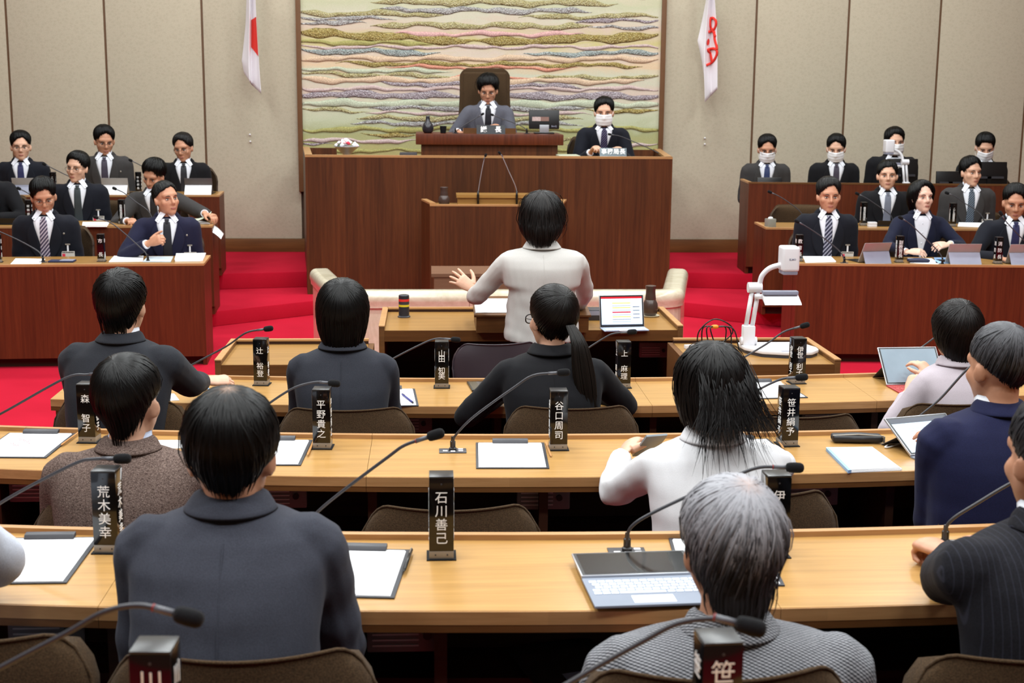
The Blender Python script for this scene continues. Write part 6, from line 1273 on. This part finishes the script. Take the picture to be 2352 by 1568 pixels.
t = thing('document_tray', at(938, 12.8, IZ), 0, 'dark document tray on the dais ledge left of the chairman', 'tray'); obj('tray', B(-0.08, 0.08, 0, 0.2, 0, 0.075), DGREY, t, bevel=0.004)
# ------------------------------------------------------------------ side bench things
def slate(label, u0, u1, v, z, floorlike=True, tilt=68, h=0.19, rz=0.0, off=0.0, mat=plain('satin_silver', '#a9a7a4', 0.45, metal=0.15), kick=GREYP):
    a, b = onz(u0, v, z), onz(u1, v, z); w_ = abs(b[0]-a[0]); t = thing('tablet', ((a[0]+b[0])/2, (a[1]+b[1])/2+off, z), rz, label, 'tablet', 'propped tablets on the side benches'); T_ = math.radians(tilt); hw = w_/2
    def sp(x, q, y=0): return (x, 0.10-q*math.cos(T_)+y, q*math.sin(T_)+0.004)
    o = obj('shell', MB().hexa([sp(-hw, 0), sp(hw, 0), sp(hw, 0, 0.008), sp(-hw, 0, 0.008)], [sp(-hw, h), sp(hw, h), sp(hw, h, 0.008), sp(-hw, h, 0.008)]), mat, t, bevel=0.002)
    obj('kickstand', MB().hexa([(-hw+0.004, 0.0, 0.001), (hw-0.004, 0.0, 0.001), (hw-0.004, 0.004, 0.001), (-hw+0.004, 0.004, 0.001)], [sp(-hw+0.004, h*0.55, -0.006), sp(hw-0.004, h*0.55, -0.006), sp(hw-0.004, h*0.55, -0.002), sp(-hw+0.004, h*0.55, -0.002)]), kick, t)
    obj('keyboard_cover', B(-hw, hw, 0.10, 0.29, 0.0, 0.005), BLK, t); return t
slate('propped silver tablet of the blue-tied official, rear left bench', 24, 82, 447, 1.02, h=0.155, off=0.0); slate('propped silver tablet of the heavy-haired official, rear left bench', 230, 292, 447, 1.02, h=0.155, kick=WHITEP); slate('propped dark silver tablet of the black-suited official, rear left bench', 422, 486, 447, 1.02, h=0.155, mat=plain('dim_silver', '#6a6a6e', 0.4, metal=0.5), kick=WHITEP)
slate('propped silver tablet left of the woman in navy', 1984, 2052, 606, 0.745, tilt=60, rz=0.22, h=0.175); slate('propped silver tablet right of the woman in navy', 2182, 2256, 608, 0.745, tilt=64, h=0.165); slate('propped silver tablet at the right edge of the front right bench', 2322, 2396, 609, 0.745, tilt=64, h=0.165)
def pap(label, pts, z, n=1, th=0.003, mat=PAPER): return sheet(label, pts, z, mat, th, n=n)
pap('white paper before the official looking down', [(24, 607), (92, 607), (104, 595), (36, 594)], 0.745); pap('white paper left of the raised-hand man', [(250, 602), (328, 601), (330, 589), (262, 589)], 0.745, 2, 0.006)
pap('pale papers at the foot of the raised-hand man\'s microphone', [(328, 602), (392, 602), (398, 590), (338, 590)], 0.745, 2, 0.005, plain('grey_white_paper', '#b9c4cc', 0.7)); pap('thick stack of papers at the inner end of the front left bench', [(402, 601), (466, 600), (472, 588), (404, 589)], 0.745, 4, 0.024)
pap('white paper before the frowning official', [(188, 521), (246, 521), (252, 510), (190, 510)], 0.87); pap('white paper on the front right bench beside the title pillar', [(1850, 604), (1920, 602), (1908, 590), (1844, 590)], 0.745, 2, 0.006)
pap('white paper before the woman in navy', [(2090, 604), (2160, 608), (2140, 594), (2084, 593)], 0.745); pap('pale sheet right of the woman in navy', [(2150, 605), (2180, 605), (2182, 592), (2145, 592)], 0.745, mat=BLUEP); pap('white paper on the middle right bench', [(2200, 520), (2254, 522), (2256, 513), (2202, 512)], 0.87, 2, 0.006)
p = onz(142, 603, 0.745); t = thing('smartphone', (p[0], p[1], 0.745), 0, 'dark phone and card case on the front left bench', 'phone'); o = obj('case', B(-0.10, 0.08, 0, 0.10, 0, 0.012), NAVYC, t, bevel=0.003); obj('card', B(-0.02, 0.075, 0.005, 0.095, 0.012, 0.014), GREYP, o)
p = onz(2112, 604, 0.745); t = thing('spectacle_case', (p[0], p[1], 0.745), 0, 'navy spectacle case on papers before the woman in navy', 'case'); V, F, _ = remesh(MB().box(-0.08, 0.08, 0, 0.06, 0.004, 0.03).ell((0, 0.03, 0.018), (0.086, 0.034, 0.018)), 0.008, 5); obj('case_body', (V, F), NAVYC, t, smooth=True); obj('seam', MB().tube([(-0.084, -0.002, 0.017), (0.084, -0.002, 0.017)], 0.0015, 6), BLK, t)
p = onz(1774, 522, 0.87); t = thing('tissue_box', (p[0], p[1], 0.87), 0.3, 'small tissue box on the middle right bench', 'box'); o = obj('carton', B(-0.035, 0.035, 0, 0.07, 0, 0.07), plain('grey_carton', '#8a8a80', 0.5), t, bevel=0.002); obj('tissue', MB().ell((0, 0.035, 0.075), (0.025, 0.012, 0.012), 10, 6), PAPER, o, smooth=True)
p = onz(2005, 521, 0.87); t = thing('small_box', (p[0], p[1], 0.87), 0, 'white stacked boxes beside the slim official', 'box'); obj('lower_box', B(-0.035, 0.035, 0, 0.05, 0, 0.02), WHITEP, t, bevel=0.002); obj('upper_box', B(-0.035, 0.035, 0, 0.05, 0.021, 0.04), WHITEP, t, bevel=0.002)
p = onz(2040, 520, 0.87); t = thing('laptop', (p[0], p[1], 0.87), 0, 'low black laptop before the slim official', 'laptop'); obj('deck', B(-0.09, 0.09, 0, 0.15, 0, 0.012), BLK, t, bevel=0.002); obj('screen_body', MB().hexa([(-0.09, 0, 0.012), (0.09, 0, 0.012), (0.09, 0.008, 0.012), (-0.09, 0.008, 0.012)], [(-0.09, -0.01, 0.05), (0.09, -0.01, 0.05), (0.09, -0.002, 0.05), (-0.09, -0.002, 0.05)]), BLK, t)
p = onz(20, 518, 0.87); t = thing('laptop', (p[0], p[1]+0.06, 0.87), 0, 'black laptop at the left edge of the middle left bench', 'laptop'); obj('deck', B(-0.16, 0.09, 0, 0.16, 0, 0.014), BLK, t, bevel=0.002); obj('screen_body', MB().hexa([(-0.16, 0, 0.014), (0.09, 0, 0.014), (0.09, 0.008, 0.014), (-0.16, 0.008, 0.014)], [(-0.16, -0.01, 0.055), (0.09, -0.01, 0.055), (0.09, -0.002, 0.055), (-0.16, -0.002, 0.055)]), BLK, t)
# curling papers in the hand of the page-turning official
t = thing('paper_stack', ony(470, 515, 11.62), 0, 'white sheets curling over the end of the middle left bench', 'papers')
A_, B2, C_ = ony(440, 508, 11.66), ony(478, 508, 11.62), ony(514, 537, 11.55)
obj('curled_page', MB().slab(lambda u, v: (A_*(1-u)**2+2*u*(1-u)*(B2+np.array([0.03, 0, 0.02]))+C_*u*u)-np.array([0, 0.16*v, 0.055*v*(1-0.5*u)]), 10, 5, (0, 0.001, 0.002)), PAPER, t, smooth=True, world=True)
A2_, C2_ = ony(432, 500, 11.62), ony(486, 486, 11.6); obj('folded_page', MB().slab(lambda u, v: A2_*(1-u)+C2_*u+np.array([0, -0.06*v, -0.03*math.sin(PI*u)-0.012*v]), 10, 5, (0, 0.001, 0.003)), plain('pale_green_paper', '#c2c9b4', 0.7), t, smooth=True, world=True)
# rear right bench
HZ = 1.02
def fm(u, y, z=HZ): p = ony(u, 420, y); return (p[0], y, z)
doccam('smaller white document camera on the rear right bench', (fm(2078, 13.0)[0]-0.12, 13.14, HZ), PI, 0.93, back=True)
for lb, u, w_, h, y in (('black laptop screen before the lanyard man', 1768, 0.24, 0.165, 13.05), ('low wide black monitor at the outer end of the rear right bench', 2182, 0.27, 0.23, 13.1), ('tall black monitor before the bent masked man', 2270, 0.36, 0.32, 13.15), ('black screen behind the slim official\'s head, rear right bench', 2072, 0.30, 0.34, 13.25)):
    t = thing('monitor', fm(u, y), 0.0, lb, 'monitor'); o = obj('screen_back', MB().hexa([(-w_/2, -0.01, 0.03), (w_/2, -0.01, 0.03), (w_/2, 0.02, 0.03), (-w_/2, 0.02, 0.03)], [(-w_/2, 0.01, h), (w_/2, 0.01, h), (w_/2, 0.035, h), (-w_/2, 0.035, h)]), BLK, t, bevel=0.006); obj('ridge', B(-w_*0.4, w_*0.4, -0.02, 0.004, h*0.5, h*0.56), DGREY, o); obj('stand_foot', B(-w_*0.3, w_*0.3, -0.04, 0.08, 0, 0.012), BLK, t); obj('stand_neck', B(-0.02, 0.02, -0.02, -0.005, 0.01, h*0.6), BLK, t)
t = thing('small_box', fm(1818, 12.93, HZ+0.1345), 0, 'small white box on the rear right bench rail', 'box') if False else None
# ------------------------------------------------------------------ flags
def flag(label, prof, y, pole_u, emblem):
    """prof: rows (v, [photograph x of fold edges]) from top to bottom"""
    rows = []
    for v, xs_ in prof: rows.append((v, xs_))
    t = thing('flag', ony(pole_u, prof[-1][0], y), 0, label, 'flag')
    nv, nu = 30, 41; vs_ = [r[0] for r in rows]
    def fn(u, v):
        vv = vs_[0]+(vs_[-1]-vs_[0])*v; k = u*(len(rows[0][1])-1)
        xs_ = [np.interp(vv, vs_, [r[1][i] for r in rows]) for i in range(len(rows[0][1]))]; xx = np.interp(k, range(len(xs_)), xs_)
        dz = np.interp(k, range(len(xs_)), rows_z); yb = np.interp(k, range(len(xs_)), bot); p = ony(xx, vv*(1-v)+(vs_[-1]*v+yb*v)*1.0 if False else vv+yb*v**2, y+dz); return p
    rows_z = [0.05*math.cos(i*PI) for i in range(len(rows[0][1]))]; bot = emblem['bottom']
    c = obj('cloth', MB().slab(fn, nu, nv, (0, 0.002, 0)), FLAGW, t, smooth=True, world=True)
    pl0 = ony(pole_u, -40, y+0.12); obj('pole', MB().tube([pl0+np.array([0, 0.05, -0.55]), pl0+np.array([0, -0.05, 0.9])], 0.011, 10), plain('dark_pole', '#2a2220', 0.4), t, smooth=True, world=True)
    for nm, pts in emblem['marks']:
        if len(pts) > 8 or nm == 'disc':
            V = [fn(a, b)-np.array([0, 0.006, 0]) for a, b in pts]; V2 = [q-np.array([0, 0.001, 0]) for q in V]; n = len(V); obj(nm, MB().add(V+V2, [tuple(range(n-1, -1, -1)), tuple(range(n, 2*n))]+[(i, (i+1) % n, n+(i+1) % n, n+i) for i in range(n)]), FLAGR, c, world=True)
        else: obj(nm, MB().tube([fn(a, b)-np.array([0, 0.007, 0]) for a, b in smooth_path([(a, b, 0) for a, b in pts], 5) for a, b in [(a, b)]] if False else [fn(q[0], q[1])-np.array([0, 0.007, 0]) for q in smooth_path([(a, b, 0) for a, b in pts], 5)], 0.014, 6), FLAGR, c, smooth=True, world=True)
    return t
def gridpts(u0, u1, top, bot, n=14): return [(u0+(u1-u0)*i/n, top(i/n)) for i in range(n+1)] + [(u0+(u1-u0)*(1-i/n), bot(1-i/n)) for i in range(n+1)]
flag('white flag with a red disc hanging limp left of the tapestry', [(-60, [566, 574, 578, 584]), (0, [566, 573, 578, 587]), (60, [564, 573, 577, 590]), (120, [559, 572, 577, 594]), (160, [555, 572, 578, 597]), (195, [560, 574, 578, 600])], 14.3, 572,
     dict(bottom=[-28, -6, 0, 20], marks=[('disc', gridpts(0.67, 0.99, lambda t: 0.415-0.04*t, lambda t: 0.66+0.045*t))]))
flag('white city flag with a red looped emblem right of the tapestry', [(-60, [1624, 1632, 1636, 1641]), (0, [1622, 1627, 1634, 1642]), (60, [1611, 1622, 1632, 1646]), (105, [1602, 1619, 1631, 1648]), (150, [1610, 1618, 1632, 1648]), (205, [1620, 1619, 1634, 1648])], 14.3, 1632,
     dict(bottom=[-30, 30, 14, 0], marks=[('disc', [(0.52+0.10*math.cos(a), 0.565+0.027*math.sin(a)) for a in np.linspace(0, 2*PI, 13)[:-1]]),
          ('emblem_stroke', [(0.60, 0.38), (0.62, 0.44), (0.78, 0.48), (0.92, 0.54)]), ('emblem_stroke', [(0.60, 0.378), (0.82, 0.38), (0.97, 0.41), (0.92, 0.46), (0.75, 0.485), (0.52, 0.485)]),
          ('emblem_stroke', [(0.86, 0.49), (0.88, 0.56), (0.95, 0.62), (0.97, 0.655)]), ('emblem_stroke', [(0.48, 0.625), (0.66, 0.63), (0.86, 0.64), (0.97, 0.67), (0.92, 0.715), (0.72, 0.745), (0.44, 0.74)]), ('emblem_stroke', [(0.50, 0.63), (0.66, 0.665), (0.74, 0.74)])]))

for u, v, lb in ((574, 309, 'upper white knob on the wall left of the tapestry'), (575, 325, 'lower white knob on the wall left of the tapestry'), (1619, 317, 'upper white knob on the wall right of the tapestry'), (1619, 331, 'lower white knob on the wall right of the tapestry')):
    t = thing('wall_knob', ony(u, v, WY-0.02), 0, lb, 'knob', 'white wall knobs'); obj('knob', MB().ell((0, 0.0, 0), (0.010, 0.012, 0.010), 10, 6), WHITEP, t, smooth=True); obj('stem', MB().tube([(0, 0.005, 0), (0, 0.03, 0)], 0.004, 8), STEEL, t, smooth=True)
bpy.data.scenes.remove(TMP)
